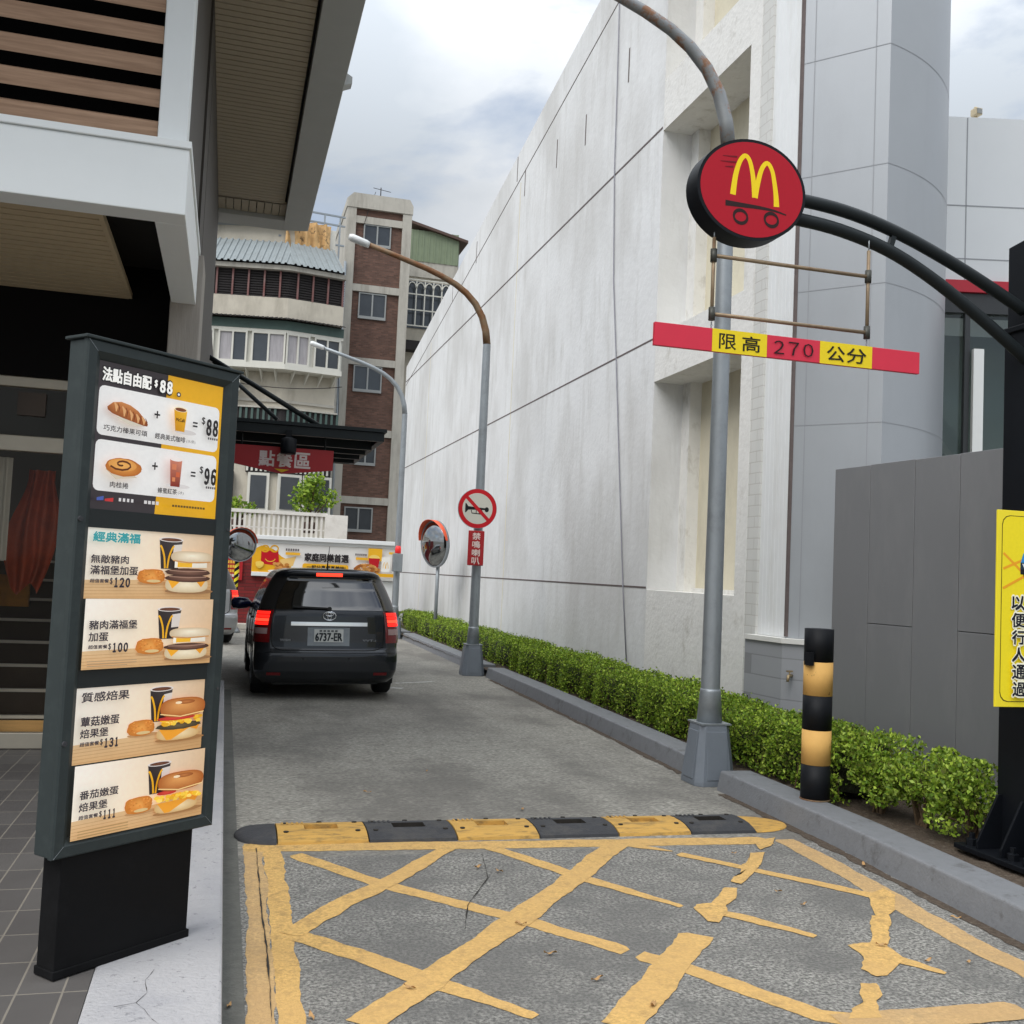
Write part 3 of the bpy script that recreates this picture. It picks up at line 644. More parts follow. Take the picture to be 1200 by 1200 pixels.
MB().prism([wp(0, -.05, 5.78), wp(9, -.05, 5.78), wp(9, .3, 5.78), wp(0, .3, 5.78)], (0, 0, .165)).build('red_band', 'red_trim', cl)
MB().prism([wp(0, .0, 5.50), wp(9, .0, 5.50), wp(9, .3, 5.50), wp(0, .3, 5.50)], (0, 0, .275)).build('shop_head', 'dark_frame', cl)
f = MB().prism([wp(.3, .06, 1.0), wp(9, .06, 1.0), wp(9, .075, 1.0), wp(.3, .075, 1.0)], (0, 0, 4.49)).build('shop_window', 'showroom_glass', cl)
b = MB()
for a in (1.22, 2.6): b.prism([wp(a, -.02, 1), wp(a+.07, -.02, 1), wp(a+.07, .055, 1), wp(a, .055, 1)], (0, 0, 4.49))
b.each('mullion', 'dark_frame', f)
b = MB(); b.prism([wp(-1, 1.3, 0), wp(9, 1.3, 0), wp(9, 1.5, 0), wp(-1, 1.5, 0)], (0, 0, 5.5))
b.beam(wp(.9, .6, 4.3), wp(2.6, .6, 2.0), .22, .2); b.build('shop_interior', 'interior_grey', cl)
MB().prism([wp(1.31, -.10, 1.0), wp(1.45, -.10, 1.0), wp(1.45, -.03, 1.0), wp(1.31, -.03, 1.0)], (0, 0, 3.98)).build('white_pillar', 'white_post', cl)
b = MB(); c = Vector(wp(1.36, .1, 8.28)); b.box(c.x-.02, c.x+.02, c.y-.02, c.y+.02, 8.27, 8.33); b.box(c.x-.055, c.x+.055, c.y-.08, c.y+.04, 8.33, 8.43); b.box(c.x-.02, c.x+.02, c.y-.02, c.y+.02, 8.43, 8.47)
fl = thing('roof_floodlight', 'small beige floodlight on the parapet of the white wing', 'floodlight', (c.x, c.y, 8.27)); b.build('housing', 'lamp_beige', fl, .01)
MB().box(c.x-.04, c.x+.04, c.y-.088, c.y-.081, 8.345, 8.415).build('lens', 'window_alu', fl)

# tap on the plinth
tp_p = C0+nl*.10+hd*.10
tp = thing('water_tap', 'small brass water tap on the grey block plinth behind the hedge', 'tap', (tp_p.x, tp_p.y, .80))
o3 = Vector((nl.x, nl.y, 0)); p0 = Vector((tp_p.x, tp_p.y, .80))
MB().tube([p0-o3*.01, p0+o3*.05, p0+o3*.09, p0+o3*.11-Vector((0, 0, .05))], [.014, .014, .016, .012], 10).build('spout', 'brass', tp)
MB().cyl(p0+o3*.06, p0+o3*.06+Vector((0, 0, .04)), .008, 8).box(p0.x+o3.x*.06-.03, p0.x+o3.x*.06+.03, p0.y+o3.y*.06-.008, p0.y+o3.y*.06+.008, .835, .85).build('handle', 'brass', tp)

# grey sheet fence beside the hedge
fa, fb_ = Vector((5.07, 7.86)), Vector((5.30, 5.0)); fd = (fb_-fa); fL = fd.length; fd.normalize(); fn = Vector((fd.y, -fd.x))
fe = thing('metal_fence', 'tall dark grey sheet metal fence behind the hedge bushes', 'fence', (fa.x, fa.y, 0))
FT = 2.66; cuts = [0, .46, .98, 1.45, 1.95, 2.45, fL+1.5]
for i in range(len(cuts)-1):
    a, c = fa+fd*(cuts[i]+.003), fa+fd*(cuts[i+1]-.003); zc = 1.35 if i % 2 else 3
    b = MB()
    for z0, z1 in ((.08, min(zc, FT)-.003),)+(((zc+.003, FT),) if zc < FT else ()):
        b.prism([(a.x, a.y, z0), (c.x, c.y, z0), (c.x-fn.x*.04, c.y-fn.y*.04, z0), (a.x-fn.x*.04, a.y-fn.y*.04, z0)], (0, 0, z1-z0))
    b.build('sheet_panel', 'fence_grey', fe, .002, seg=1)
a, c = fa-fn*.045, fa+fd*(fL+1.5)-fn*.045
MB().prism([(a.x, a.y, .0), (c.x, c.y, .0), (c.x-fn.x*.06, c.y-fn.y*.06, .0), (a.x-fn.x*.06, a.y-fn.y*.06, .0)], (0, 0, FT-.03)).build('backing_frame', 'fence_seam', fe)

# ================================================================== HEDGE AND BUSHES
GREENS = [(138, 166, 54), (108, 140, 44), (160, 184, 66), (88, 116, 40), (176, 198, 80), (122, 150, 48), (96, 104, 44)]
hg = thing('hedge', 'long clipped green hedge in the bed along the white wall', 'hedge', (4.6, 16, .1))
def hprof(y):           # height and half-width wander a little along the row
    return .515+.018*math.sin(y*2.1)+.014*math.sin(y*5.3+1)
def hedge_pts(y0, y1, dens_side, dens_top):
    L = y1-y0; pts = []
    n = int(L*.5*dens_side); y = y0+L*RNG.random(n); z = .10+.48*RNG.random(n); hz = np.array([hprof(t) for t in y]); kxx = np.array([kx(t) for t in y])
    x = kxx+.385+.035*np.sin(y*3.7)+.03*np.sin(y*9.1+z*6)-.05*(z/.6)+np.abs(RNG.normal(size=n))*.05
    keep = (z < hz+.02) & (RNG.random(n) < .62+.7*np.clip((z-.12)/.38, 0, 1)); pts.append(np.stack([x, y, z+.02], 1)[keep])
    n = int(L*.6*dens_top); y = y0+L*RNG.random(n); hz = np.array([hprof(t) for t in y]); kxx = np.array([kx(t) for t in y])
    u = RNG.random(n); x = kxx+.36+.60*u; z = hz+.018*np.sin(x*11+y*7)+.016*np.sin(y*13)+.022*RNG.normal(size=n)-.05*np.abs(2*u-1)**3
    pts.append(np.stack([x, y, z+.04], 1)); return np.concatenate(pts)
leaves('foliage', np.concatenate([hedge_pts(6.35, 10, 6800, 5600), hedge_pts(10, 16, 4000, 3600), hedge_pts(16, 27, 1700, 1800)]), .030, GREENS, hg)
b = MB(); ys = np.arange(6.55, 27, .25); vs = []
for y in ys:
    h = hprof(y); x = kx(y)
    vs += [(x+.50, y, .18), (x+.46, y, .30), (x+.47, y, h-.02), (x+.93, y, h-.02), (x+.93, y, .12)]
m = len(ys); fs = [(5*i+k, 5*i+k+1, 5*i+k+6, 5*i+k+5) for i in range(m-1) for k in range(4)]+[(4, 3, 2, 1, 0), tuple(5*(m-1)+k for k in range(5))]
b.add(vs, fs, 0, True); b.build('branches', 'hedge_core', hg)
b = MB()
for i in range(96):
    y = 6.5+9*random.random()**1.4; x = kx(y)+.44+.12*random.random(); p = Vector((x, y, .09)); q = p+Vector((random.uniform(-.05, .02), random.uniform(-.08, .08), .3))
    b.tube([p, (p+q)/2+Vector((random.uniform(-.02, .02), random.uniform(-.02, .02), 0)), q], [.007, .006, .004], 5, cap=False)
b.each('stem', 'twig', hg)
def bush(x, y, rad, h, n, label):
    t = thing('bush', label, 'bush', (x, y, .1), group='bushes at the street end of the hedge')
    pts = []
    cl_ = [(x+rad*.55*random.uniform(-1, 1), y+rad*.7*random.uniform(-1, 1), .1+h*random.uniform(.28, .88), rad*random.uniform(.36, .6)) for _ in range(13)]
    for cx, cy, cz, cr in cl_:
        k = n//10; d = RNG.normal(size=(k, 3)); d /= np.linalg.norm(d, axis=1)[:, None]; rr = cr*(.5+.5*RNG.random(k)**.5)
        p = np.array([cx, cy, cz])+d*rr[:, None]*np.array([1, 1, .75]); pts.append(p)
    p = np.concatenate(pts); p = p[p[:, 2] > .15]; p[:, 2] = np.minimum(p[:, 2], .1+h*(.92+.06*RNG.random(len(p)))); leaves('foliage', p, .031, GREENS+[(150, 172, 80)], t)
    b = MB()
    for cx, cy, cz, cr in cl_:
        p0 = Vector((x+random.uniform(-.04, .04), y+random.uniform(-.04, .04), .08)); p1 = Vector((cx, cy, cz))
        b.tube([p0, p0.lerp(p1, .4)+Vector((0, 0, .07)), p1], [.010, .008, .004], 6, cap=False)
    b.each('stem', 'twig', t)
bush(4.42, 6.22, .28, .56, 3700, 'rounded green bush just right of the striped bollard')
bush(4.47, 5.82, .27, .54, 3300, 'middle bush of the three between bollard and black post')
bush(4.52, 5.42, .30, .52, 3000, 'open leafy bush nearest the black sign post')

# ================================================================== STREET LAMPS
def make_lamp():
    t = thing('street_lamp', 'galvanised lamp post nearest the camera beside the striped bollard', 'street lamp', (0, 0, 0), local=True, group='curved street lamps along the right kerb')
    b = MB(); pr = [(.178, 0), (.178, .03), (.130, .46), (.127, .48)]
    vs = []; 
    for r, h in pr:
        c = r*.30
        vs += [(-r+c, -r, h), (r-c, -r, h), (r, -r+c, h), (r, r-c, h), (r-c, r, h), (-r+c, r, h), (-r, r-c, h), (-r, -r+c, h)]
    b.add(vs, [(8*i+k, 8*i+(k+1) % 8, 8*i+8+(k+1) % 8, 8*i+8+k) for i in range(3) for k in range(8)]+[tuple(range(24, 32)), tuple(range(8))[::-1]])
    # recessed panel lines on the two seen faces
    b.obox((0, -.157, .24), (.09, 0, 0), (0, .004, -.0004), (0, .021, .19)); b.obox((-.157, 0, .24), (0, .09, 0), (.004, 0, -.0004), (.021, 0, .19))
    b.build('base_cover', 'base_paint', t, .008)
    b = MB(); b.lathe([(.105, .48), (.085, .74), (.082, .76)], (0, 0, 0), 16); b.box(-.132, .132, -.132, .132, .48, .492); b.build('collar', 'galv', t)
    zs = [.76, 2, 3.5, 5.0, 5.3]
    b = MB(); b.tube([(0, 0, z) for z in zs], [.078, .074, .069, .064, .062], 18, cap=False); b.build('pole', 'galv', t)
    ar = [(0, 5.3), (-.03, 5.52), (-.10, 5.74), (-.22, 5.94), (-.38, 6.10), (-.56, 6.22), (-.80, 6.33), (-1.05, 6.42), (-1.5, 6.55), (-2.0, 6.69)]
    P = [Vector((x, 0, z)) for x, z in ar]; b = MB(); b.tube(P, [.062-.022*i/9 for i in range(10)], 16); b.build('arm', 'galv_rusty_edge', t)
    b = MB(); a, c = Vector((-1.97, 0, 6.68)), Vector((-2.30, 0, 6.775)); b.tube([a, a.lerp(c, .15), a.lerp(c, .85), c], [.045, .058, .062, .04], 14); b.build('lamp_head', 'lamp_metal', t)
    return t
l1 = make_lamp(); l2 = copy_tree(l1); l3 = copy_tree(l1)
l1.location = (3.885, 7.74, 0); l2.location = (3.86, 15.98, 0); l3.location = (3.90, 24.1, 0)
l2['label'] = 'lamp post with brown rusty arm carrying the no-horn sign'; l3['label'] = 'slim grey lamp post at far end beside the advertising banner'
def setmat(t, part, m):
    for c in children(t):
        if c.name.split('.')[0] == part:
            c.material_slots[0].link = 'OBJECT'; c.material_slots[0].material = MATS[m]
setmat(l2, 'arm', 'galv_rust')
setmat(l3, 'arm', 'galv')
bx = thing('alarm_box', 'grey control box with a red beacon on the farthest lamp post', 'box', (3.9, 24.0, 1.6))
MB().box(3.76, 3.99, 23.86, 24.0, 1.56, 1.98).build('cabinet', 'galv', bx, .01)
MB().lathe([(.07, 1.99), (.07, 2.1), (.05, 2.16)], (3.88, 23.93, 0), 14).build('beacon', 'beacon', bx)

# ================================================================== SIGNS ON LAMP TWO
ny = 15.86
ns = thing('prohibition_sign', 'round red and white no-horn sign on the second lamp post', 'road sign', (3.79, ny, 2.6))
nc = Vector((3.79, ny-.06, 2.63))
b = MB(); n = 40; vs = [(nc.x+.315*math.cos(2*math.pi*k/n), nc.y+d, nc.z+.315*math.sin(2*math.pi*k/n)) for d in (0, .025) for k in range(n)]
b.add(vs, [tuple(range(n)), tuple(range(n, 2*n))[::-1]]+[(k, n+k, n+(k+1) % n, (k+1) % n) for k in range(n)]); b.build('plate', 'galv', ns)
a = Art(nc, (1, 0, 0), (0, 0, 1), (0, -1, 0)); a.ell(0, 0, .31, .31, (196, 30, 40), n=40); a.ell(0, 0, .245, .245, (206, 204, 192), n=40)
K = (26, 28, 30)
a.shape([(-.20, .075), (-.185, .075), (-.15, .03), (.12, .012), (.12, -.018), (-.15, -.025), (-.185, -.07), (-.20, -.07)], K); a.ell(.15, -.01, .035, .04, K, n=16)
a.stroke([(-.10, -.03), (-.09, -.075), (.06, -.085), (.085, -.05), (.06, -.02)], .016, K); a.stroke([(-.02, .015), (-.02, -.08)], .012, K); a.stroke([(.03, .015), (.03, -.08)], .012, K)
a.stroke([(-.19, .185), (.19, -.185)], .055, (196, 30, 40)); a.build('horn_symbol', ns)
MB().box(3.70, 3.92, ny-.035, ny+.02, 2.52, 2.56).build('bracket', 'galv', ns)
np_ = thing('warning_plate', 'narrow red plate with white characters under the no-horn sign', 'sign', (3.79, ny, 2.0))
b = MB(); b.box(3.665, 3.925, ny-.06, ny-.04, 1.73, 2.28); b.build('plate', 'sign_red_dull', np_, .015)
a = Art((3.795, ny-.06, 2.0), (1, 0, 0), (0, 0, 1), (0, -1, 0))
for i, ch in enumerate('禁鳴喇叭'): a.text(ch, -.065, .065, .245-.125*i-.0, .245-.125*i-.105, (232, 214, 206), .02) if False else a.text(ch, -.065, .065, .25-.13*i, .14-.13*i, (232, 214, 206), .015)
a.build('lettering', np_)
MB().box(3.72, 3.90, ny-.04, ny+.02, 1.98, 2.02).build('bracket', 'galv', np_)

# ================================================================== CONVEX MIRRORS
def convex_mirror(name, label, loc, z, face, rad, postm, stripes=False):
    t = thing(name, label, 'traffic mirror', loc, group='orange convex traffic mirrors')
    fz = Vector(face).normalized(); c = Vector((loc[0], loc[1], z)) + fz*.12
    sx = fz.cross(Vector((0, 0, 1))).normalized()*-1; sy = fz.cross(sx)*-1
    if sy.z < 0: sy = -sy
    n = 36
    def ringp(r, d): return [c+sx*(r*math.cos(2*math.pi*k/n))+sy*(r*math.sin(2*math.pi*k/n))+fz*d for k in range(n)]
    b = MB(); prof = [(1, 0), (.93, .035), (.82, .07), (.66, .105), (.48, .13), (.28, .145), (.1, .152)]; vs = []
    for r, d in prof: vs += ringp(rad*r, d*rad/.45*.9)
    m = len(prof); b.add(vs, [(i*n+k, i*n+(k+1) % n, (i+1)*n+(k+1) % n, (i+1)*n+k) for i in range(m-1) for k in range(n)]+[tuple((m-1)*n+k for k in range(n))], 0, True)
    b.build('mirror_face', 'mirror', t)
    b = MB(); vs = []
    for r, d in ((1.06, .02), (1.06, -.04), (.9, -.10), (.3, -.13)): vs += ringp(rad*r, d)
    b.add(vs, [(i*n+k, i*n+(k+1) % n, (i+1)*n+(k+1) % n, (i+1)*n+k) for i in range(3) for k in range(n)]+[tuple(3*n+k for k in range(n))], 0, True)
    vs = ringp(rad*1.06, .02)+ringp(rad*.985, .02); b.add(vs, [(k, (k+1) % n, n+(k+1) % n, n+k) for k in range(n)]); b.build('back_shell', 'galv', t)
    b = MB(); vs = []; kk = 19
    for r, d in ((1.07, .01), (1.10, .16), (1.085, .16), (1.06, .01)):
        vs += [c+sx*(rad*r*math.cos(R(8+164*k/(kk-1))))+sy*(rad*r*math.sin(R(8+164*k/(kk-1))))+fz*(d*(.3+.7*math.sin(R(8+164*k/(kk-1))))) for k in range(kk)]
    b.add(vs, [(i*kk+k, i*kk+k+1, (i+1)*kk+k+1, (i+1)*kk+k) for i in range(3) for k in range(kk-1)], 0, True); b.build('visor', 'orange_plastic', t)
    top = c-fz*.10
    MB().tube([top-fz*.0, Vector((loc[0], loc[1], z-.02)), Vector((loc[0], loc[1], z-.2))], .03, 10).build('mount_arm', 'galv', t)
    if not stripes: MB().cyl((loc[0], loc[1], 0.05), (loc[0], loc[1], z+.05), .04, 14).build('post', postm, t)
    else:
        b = MB(); b.cyl((loc[0], loc[1], .5), (loc[0], loc[1], z), .05, 14)
        for k in range(7):
            zz3 = .62+.16*k; n2 = 14; vs = [(loc[0]+.0515*math.cos(2*math.pi*j/n2), loc[1]+.0515*math.sin(2*math.pi*j/n2), zz3+dz+.04*math.cos(2*math.pi*j/n2)) for dz in (0, .08) for j in range(n2)]
            b.add(vs, [(j, (j+1) % n2, n2+(j+1) % n2, n2+j) for j in range(n2)], 1, True)
        b.build('post', ['sign_yellow', 'bollard_black'], t)
        MB().lathe([(.17, 0), (.15, .05), (.07, .18), (.05, .5)], (loc[0], loc[1], 0), 16).build('post_foot', 'galv', t)
    return t
mp_ = AX(513, 637, 4.45)
convex_mirror('convex_mirror', 'orange hooded convex mirror on a plain grey post in the hedge', (4.50, mp_.y+.1, 0), mp_.z, (-.92, -.39, -.08), .49, 'galv')
convex_mirror('convex_mirror', 'convex mirror with orange hood on a yellow and black striped post', (.27, 24.6, 0), 2.02, (.28, -.95, -.05), .37, 'galv', True)

# ================================================================== HEIGHT GANTRY
GY = 5.16
gt = thing('sign_gantry', 'black steel post with two curved arms reaching over the lane', 'gantry', (4.65, GY-.1, .12))
pz0 = AX(1161, 985, 4.47).z
b = MB(); b.box(4.47, 4.80, GY-.42, GY, .15, 3.24); b.build('post', 'black_paint', gt, .006)
b = MB(); b.prism([(4.49, GY, 3.24), (4.49, GY-.36, 3.24), (4.49, GY-.36, 3.78), (4.49, GY, 3.74)], (.28, 0, 0)); b.box(4.455, 4.82, GY-.45, GY+.02, 3.2, 3.235); b.build('post_head', 'black_paint', gt, .005)
b = MB(); b.box(4.27, 5.0, GY-.66, GY+.12, .12, .15); b.build('base_plate', 'black_paint', gt, .004)
for (x, y) in ((4.34, GY+.05), (4.34, GY-.28), (4.34, GY-.58), (4.93, GY+.05)):
    MB().lathe([(.034, .15), (.034, .185), (.018, .19), (.018, .22)], (x, y, 0), 6, smooth=False).build('bolt', 'black_paint', gt)
for y in (GY-.03, GY-.22, GY-.40):
    MB().prism([(4.30, y, .15), (4.30, y, .19), (4.44, y, .46), (4.47, y, .46), (4.47, y, .15)], (0, -.015, 0)).build('gusset', 'black_paint', gt, .002)
YA = GY-.16
def arcpath(px): 
    P = [AY(x, y, YA) for x, y in px]; Q = []
    for i in range(len(P)-1):
        p0, p1, p2, p3 = P[max(i-1, 0)], P[i], P[i+1], P[min(i+2, len(P)-1)]
        for j in range(5):
            t = j/5; Q.append(.5*((2*p1)+(p2-p0)*t+(2*p0-5*p1+4*p2-p3)*t*t+(3*p1-p0-3*p2+p3)*t**3))
    Q.append(P[-1]); return Q
up_arm = arcpath([(905, 232), (945, 236), (1000, 251), (1060, 277), (1120, 311), (1165, 340), (1200, 364)])
lo_arm = arcpath([(900, 252), (935, 257), (985, 270), (1040, 293), (1090, 325), (1140, 365), (1180, 400), (1206, 424)])
MB().tube(up_arm, .036, 16).build('arm', 'steel_dark', gt); MB().tube(lo_arm, .036, 16).build('arm', 'steel_dark', gt)
b = MB(); b.beam(AY(1047, 276, YA), AY(1042, 292, YA), .03, .03); b.build('brace', 'steel_dark', gt)
# round sign
ds = thing('round_sign', 'round red sign with golden arches on a skateboard at the arm tip', 'sign', (2.7, YA, 3.8))
dc = AY(881.5, 222.5, YA-.085); DR, DZ = .324, .277
n = 56; b = MB()
vs = [(dc.x+DR*math.cos(2*math.pi*k/n), dc.y+d, dc.z+DZ*math.sin(2*math.pi*k/n)) for d in (0.0, .14) for k in range(n)]
b.add(vs, [tuple(range(n)), tuple(range(n, 2*n))[::-1]]); b.add(vs, [(k, n+k, n+(k+1) % n, (k+1) % n) for k in range(n)], 0, True); b.build('drum', 'black_paint', ds, .004)
a = Art(dc, (1, 0, 0), (0, 0, 1), (0, -1, 0)); a.ell(0, 0, .306, .260, (170, 20, 38), n=56)
Y_ = (238, 206, 30)
DK = (44, 26, 26)
def sc_(px, py): return ((px-470)/414*2*.312, -(py-297)/388*2*.260)
# arches: left and right strokes measured on the sign face (zoomed picture units), slant removed
lft = [(394, 328), (402, 250), (417, 190), (437, 162), (455, 178), (468, 225), (476, 280), (481, 328)]
rgt = [(481, 328), (490, 270), (505, 205), (526, 178), (546, 205), (558, 260), (565, 310), (568, 352)]
def smooth(pts):
    Q = []; P = [Vector(p) for p in pts]
    for i in range(len(P)-1):
        p0, p1, p2, p3 = P[max(i-1, 0)], P[i], P[i+1], P[min(i+2, len(P)-1)]
        for j in range(4):
            t = j/4; Q.append(.5*((2*p1)+(p2-p0)*t+(2*p0-5*p1+4*p2-p3)*t*t+(3*p1-p0-3*p2+p3)*t**3))
    Q.append(P[-1]); return [(q.x, q.y) for q in Q]
for st, off in ((lft, 0), (rgt, -12)):
    q = [sc_(x, y) for x, y in smooth(st)]; n = len(q)
    a.stroke(q, .032, Y_, [1.05-.3*math.sin(math.pi*i/(n-1)) for i in range(n)])
q = [sc_(x, y) for x, y in smooth([(366, 366), (430, 366), (500, 366), (560, 370), (608, 380)])]; a.stroke(q, .021, DK, [1.5-1.2*i/(len(q)-1) for i in range(len(q))])
for cx, cy in ((427, 414), (549, 409)):
    q = [sc_(cx+(26*math.cos(t)+6*math.sin(t)), cy+26*math.sin(t)-5*math.cos(t)) for t in [2*math.pi*k/22 for k in range(23)]]; a.stroke(q, .015, DK, [.7+.6*abs(math.sin(k*.29)) for k in range(23)])
for y, x0, x1 in ((172, 350, 406), (195, 342, 402), (215, 360, 392)): a.stroke([sc_(x0, y+4), sc_(x1, y)], .007, (110, 22, 32), [.4, 1.2])
a.build('emblem', ds)

# height bar hanging from the gantry on two wire frames
BY = YA-.03
hb = thing('height_bar', 'red and yellow height limit bar hung under the curved arms', 'height bar', tuple(AY(920, 408, BY)))
pl, pr_ = AY(766, 390, BY), AY(1076, 427, BY); hh = .062
zc = (pl.z+pr_.z)/2; b = MB(); b.box(pl.x, pr_.x, BY-.012, BY+.012, zc-hh, zc+hh); b.build('bar', 'bar_red', hb, .002)
fx = lambda px: AY(px, 400+(px-767)*.115, BY).x
a = Art((0, BY-.012, 0), (1, 0, 0), (0, 0, 1), (0, -1, 0))
for p0, p1 in ((833, 897), (959, 1020)): a.rect(fx(p0), fx(p1), zc-hh, zc+hh, (228, 202, 36))
for ch, p0, p1 in (('限', 841, 861), ('高', 868, 889), ('公', 967, 988), ('分', 990, 1013)): a.text(ch, fx(p0), fx(p1), zc+.042, zc-.043, (34, 32, 26), .008)
for ch, p0, p1 in (('2', 905, 917), ('7', 922, 934), ('0', 939, 951)): a.num(ch, fx(p0), fx(p1), zc+.038, zc-.038, (40, 22, 24), 0)
a.build('lettering', hb)
zt, zm = AY(836, 302, BY).z, AY(835, 371, BY).z
xl, xr = AY(835, 340, BY).x, AY(1017, 340, BY).x
b = MB(); b.cyl((xl, BY, AY(836, 278, BY).z), (xl, BY, zm-.02), .010, 10); b.cyl((xr, BY, AY(1018, 294, BY).z), (xr, BY, AY(1016, 392, BY).z), .010, 10)
ztr, zmr = AY(1018, 322, BY).z, AY(1016, 387, BY).z
b.cyl((xl, BY, (zt+ztr)/2), (xr, BY, (zt+ztr)/2), .011, 10); b.cyl((xl, BY, (zm+zmr)/2), (xr, BY, (zm+zmr)/2), .011, 10); b.build('hanger_frame', 'rusty_tube', hb)
b = MB()
for x in (xl, xr):
    for z in ((zt+ztr)/2, (zm+zmr)/2): b.cyl((x, BY, z-.035), (x, BY, z+.035), .018, 10)
b.each('pipe_fitting', 'fitting', hb)
b = MB()
for x in (xl, xr):
    z1_ = zm-.03; z0_ = zc+hh
    k = 3
    for i in range(k):
        za = z0_+(z1_-z0_)*(i+.5)/k; rr = abs(z1_-z0_)/k*.62
        b.tube([(x+(rr*.5*math.cos(t) if i % 2 else 0), BY+(0 if i % 2 else rr*.5*math.cos(t)), za+rr*math.sin(t)) for t in [2*math.pi*j/12 for j in range(13)]], .0025, 5, cap=False)
    b.cyl((x, BY, AY(1018, 294, BY).z if x == xr else AY(836, 278, BY).z), (x, BY, (AY(1018, 280, BY).z if x == xr else AY(836, 272, BY).z)), .004, 6)
b.build('chain', 'galv', hb)

# yellow notice on the post
YS = GY-.43
yl = AY(1166, 700, YS).x; yt = AY(1166, 597, YS).z; yb = AY(1163, 828, YS).z
yn = thing('keep_clear_sign', 'yellow notice board on the black post asking to keep the hatching clear', 'sign', (yl+.3, YS, yb))
YW = .56
b = MB(); b.box(yl, yl+YW, YS-.012, YS, yb, yt); b.build('board', 'sign_yellow', yn, .002)
a = Art((yl, YS-.012, yb), (1, 0, 0), (0, 0, 1), (0, -1, 0)); hgt = yt-yb; fr_ = YW
a.frame(0, YW, 0, hgt)
kx_ = lambda m: m/YW; ky_ = lambda m: m/hgt
def rr_out(i, c): a.rrect(kx_(i), 1-kx_(i), ky_(i), 1-ky_(i), .05, c)
rr_out(.028, (60, 54, 20)); rr_out(.032, (236, 216, 40))
OR = (232, 160, 40)
for p in ([(.07, .22), (.55, .42)], [(.07, .30), (.45, .22)], [(.07, .40), (.45, .30)], [(.5, .22), (.93, .36)], [(.55, .40), (.93, .24)]): a.stroke(p, .014, OR)
a.shape([(.27, .27), (.30, .22), (.36, .185), (.62, .185), (.70, .22), (.74, .26), (.74, .32), (.27, .32)], (52, 138, 196)); a.shape([(.33, .225), (.38, .195), (.60, .195), (.66, .225)], (170, 208, 230))
a.rect(.27, .74, .265, .31, (36, 52, 70)); a.rrect(.27, .74, .30, .325, .004, (30, 32, 36)); a.text('VI', .29, .36, .27, .295, (240, 240, 240), .02)
a.ell(.34, .325, .035, .018, (24, 24, 26), n=14); a.ell(.68, .325, .035, .018, (24, 24, 26), n=14)
for i, ch in enumerate('以便行人通過'):
    v0 = .435+.087*i
    a.text(ch, .155, .335, v0-.004, v0+.076, (246, 244, 220), .07); a.text(ch, .165, .325, v0, v0+.072, (26, 28, 40), .018)
a.build('lettering', yn)

# ================================================================== BOLLARD
bo = thing('bollard', 'black and yellow striped steel bollard standing on the grey kerb', 'bollard', (4.06, 6.44, .15))
zs = [.15, .393, .633, .87, 1.105, 1.335]; br = .101
for i in range(5):
    p = [(br, zs[i]+.001), (br, zs[i+1]-.001)]
    if i == 4: p += [(br-.012, zs[5]), (.001, zs[5]+.002)]
    MB().lathe(p, (4.06, 6.44, 0), 28).build('band', 'bollard_black' if i % 2 == 0 else 'bollard_yellow', bo)
b = MB(); b.box(3.945, 3.975, 6.36, 6.44, 1.08, 1.17); b.build('lug', 'bollard_black', bo)
MB().lathe([(.106, .15), (.104, .158), (.10, .160)], (4.06, 6.44, 0), 24).build('weld_ring', 'galv_rust', bo)

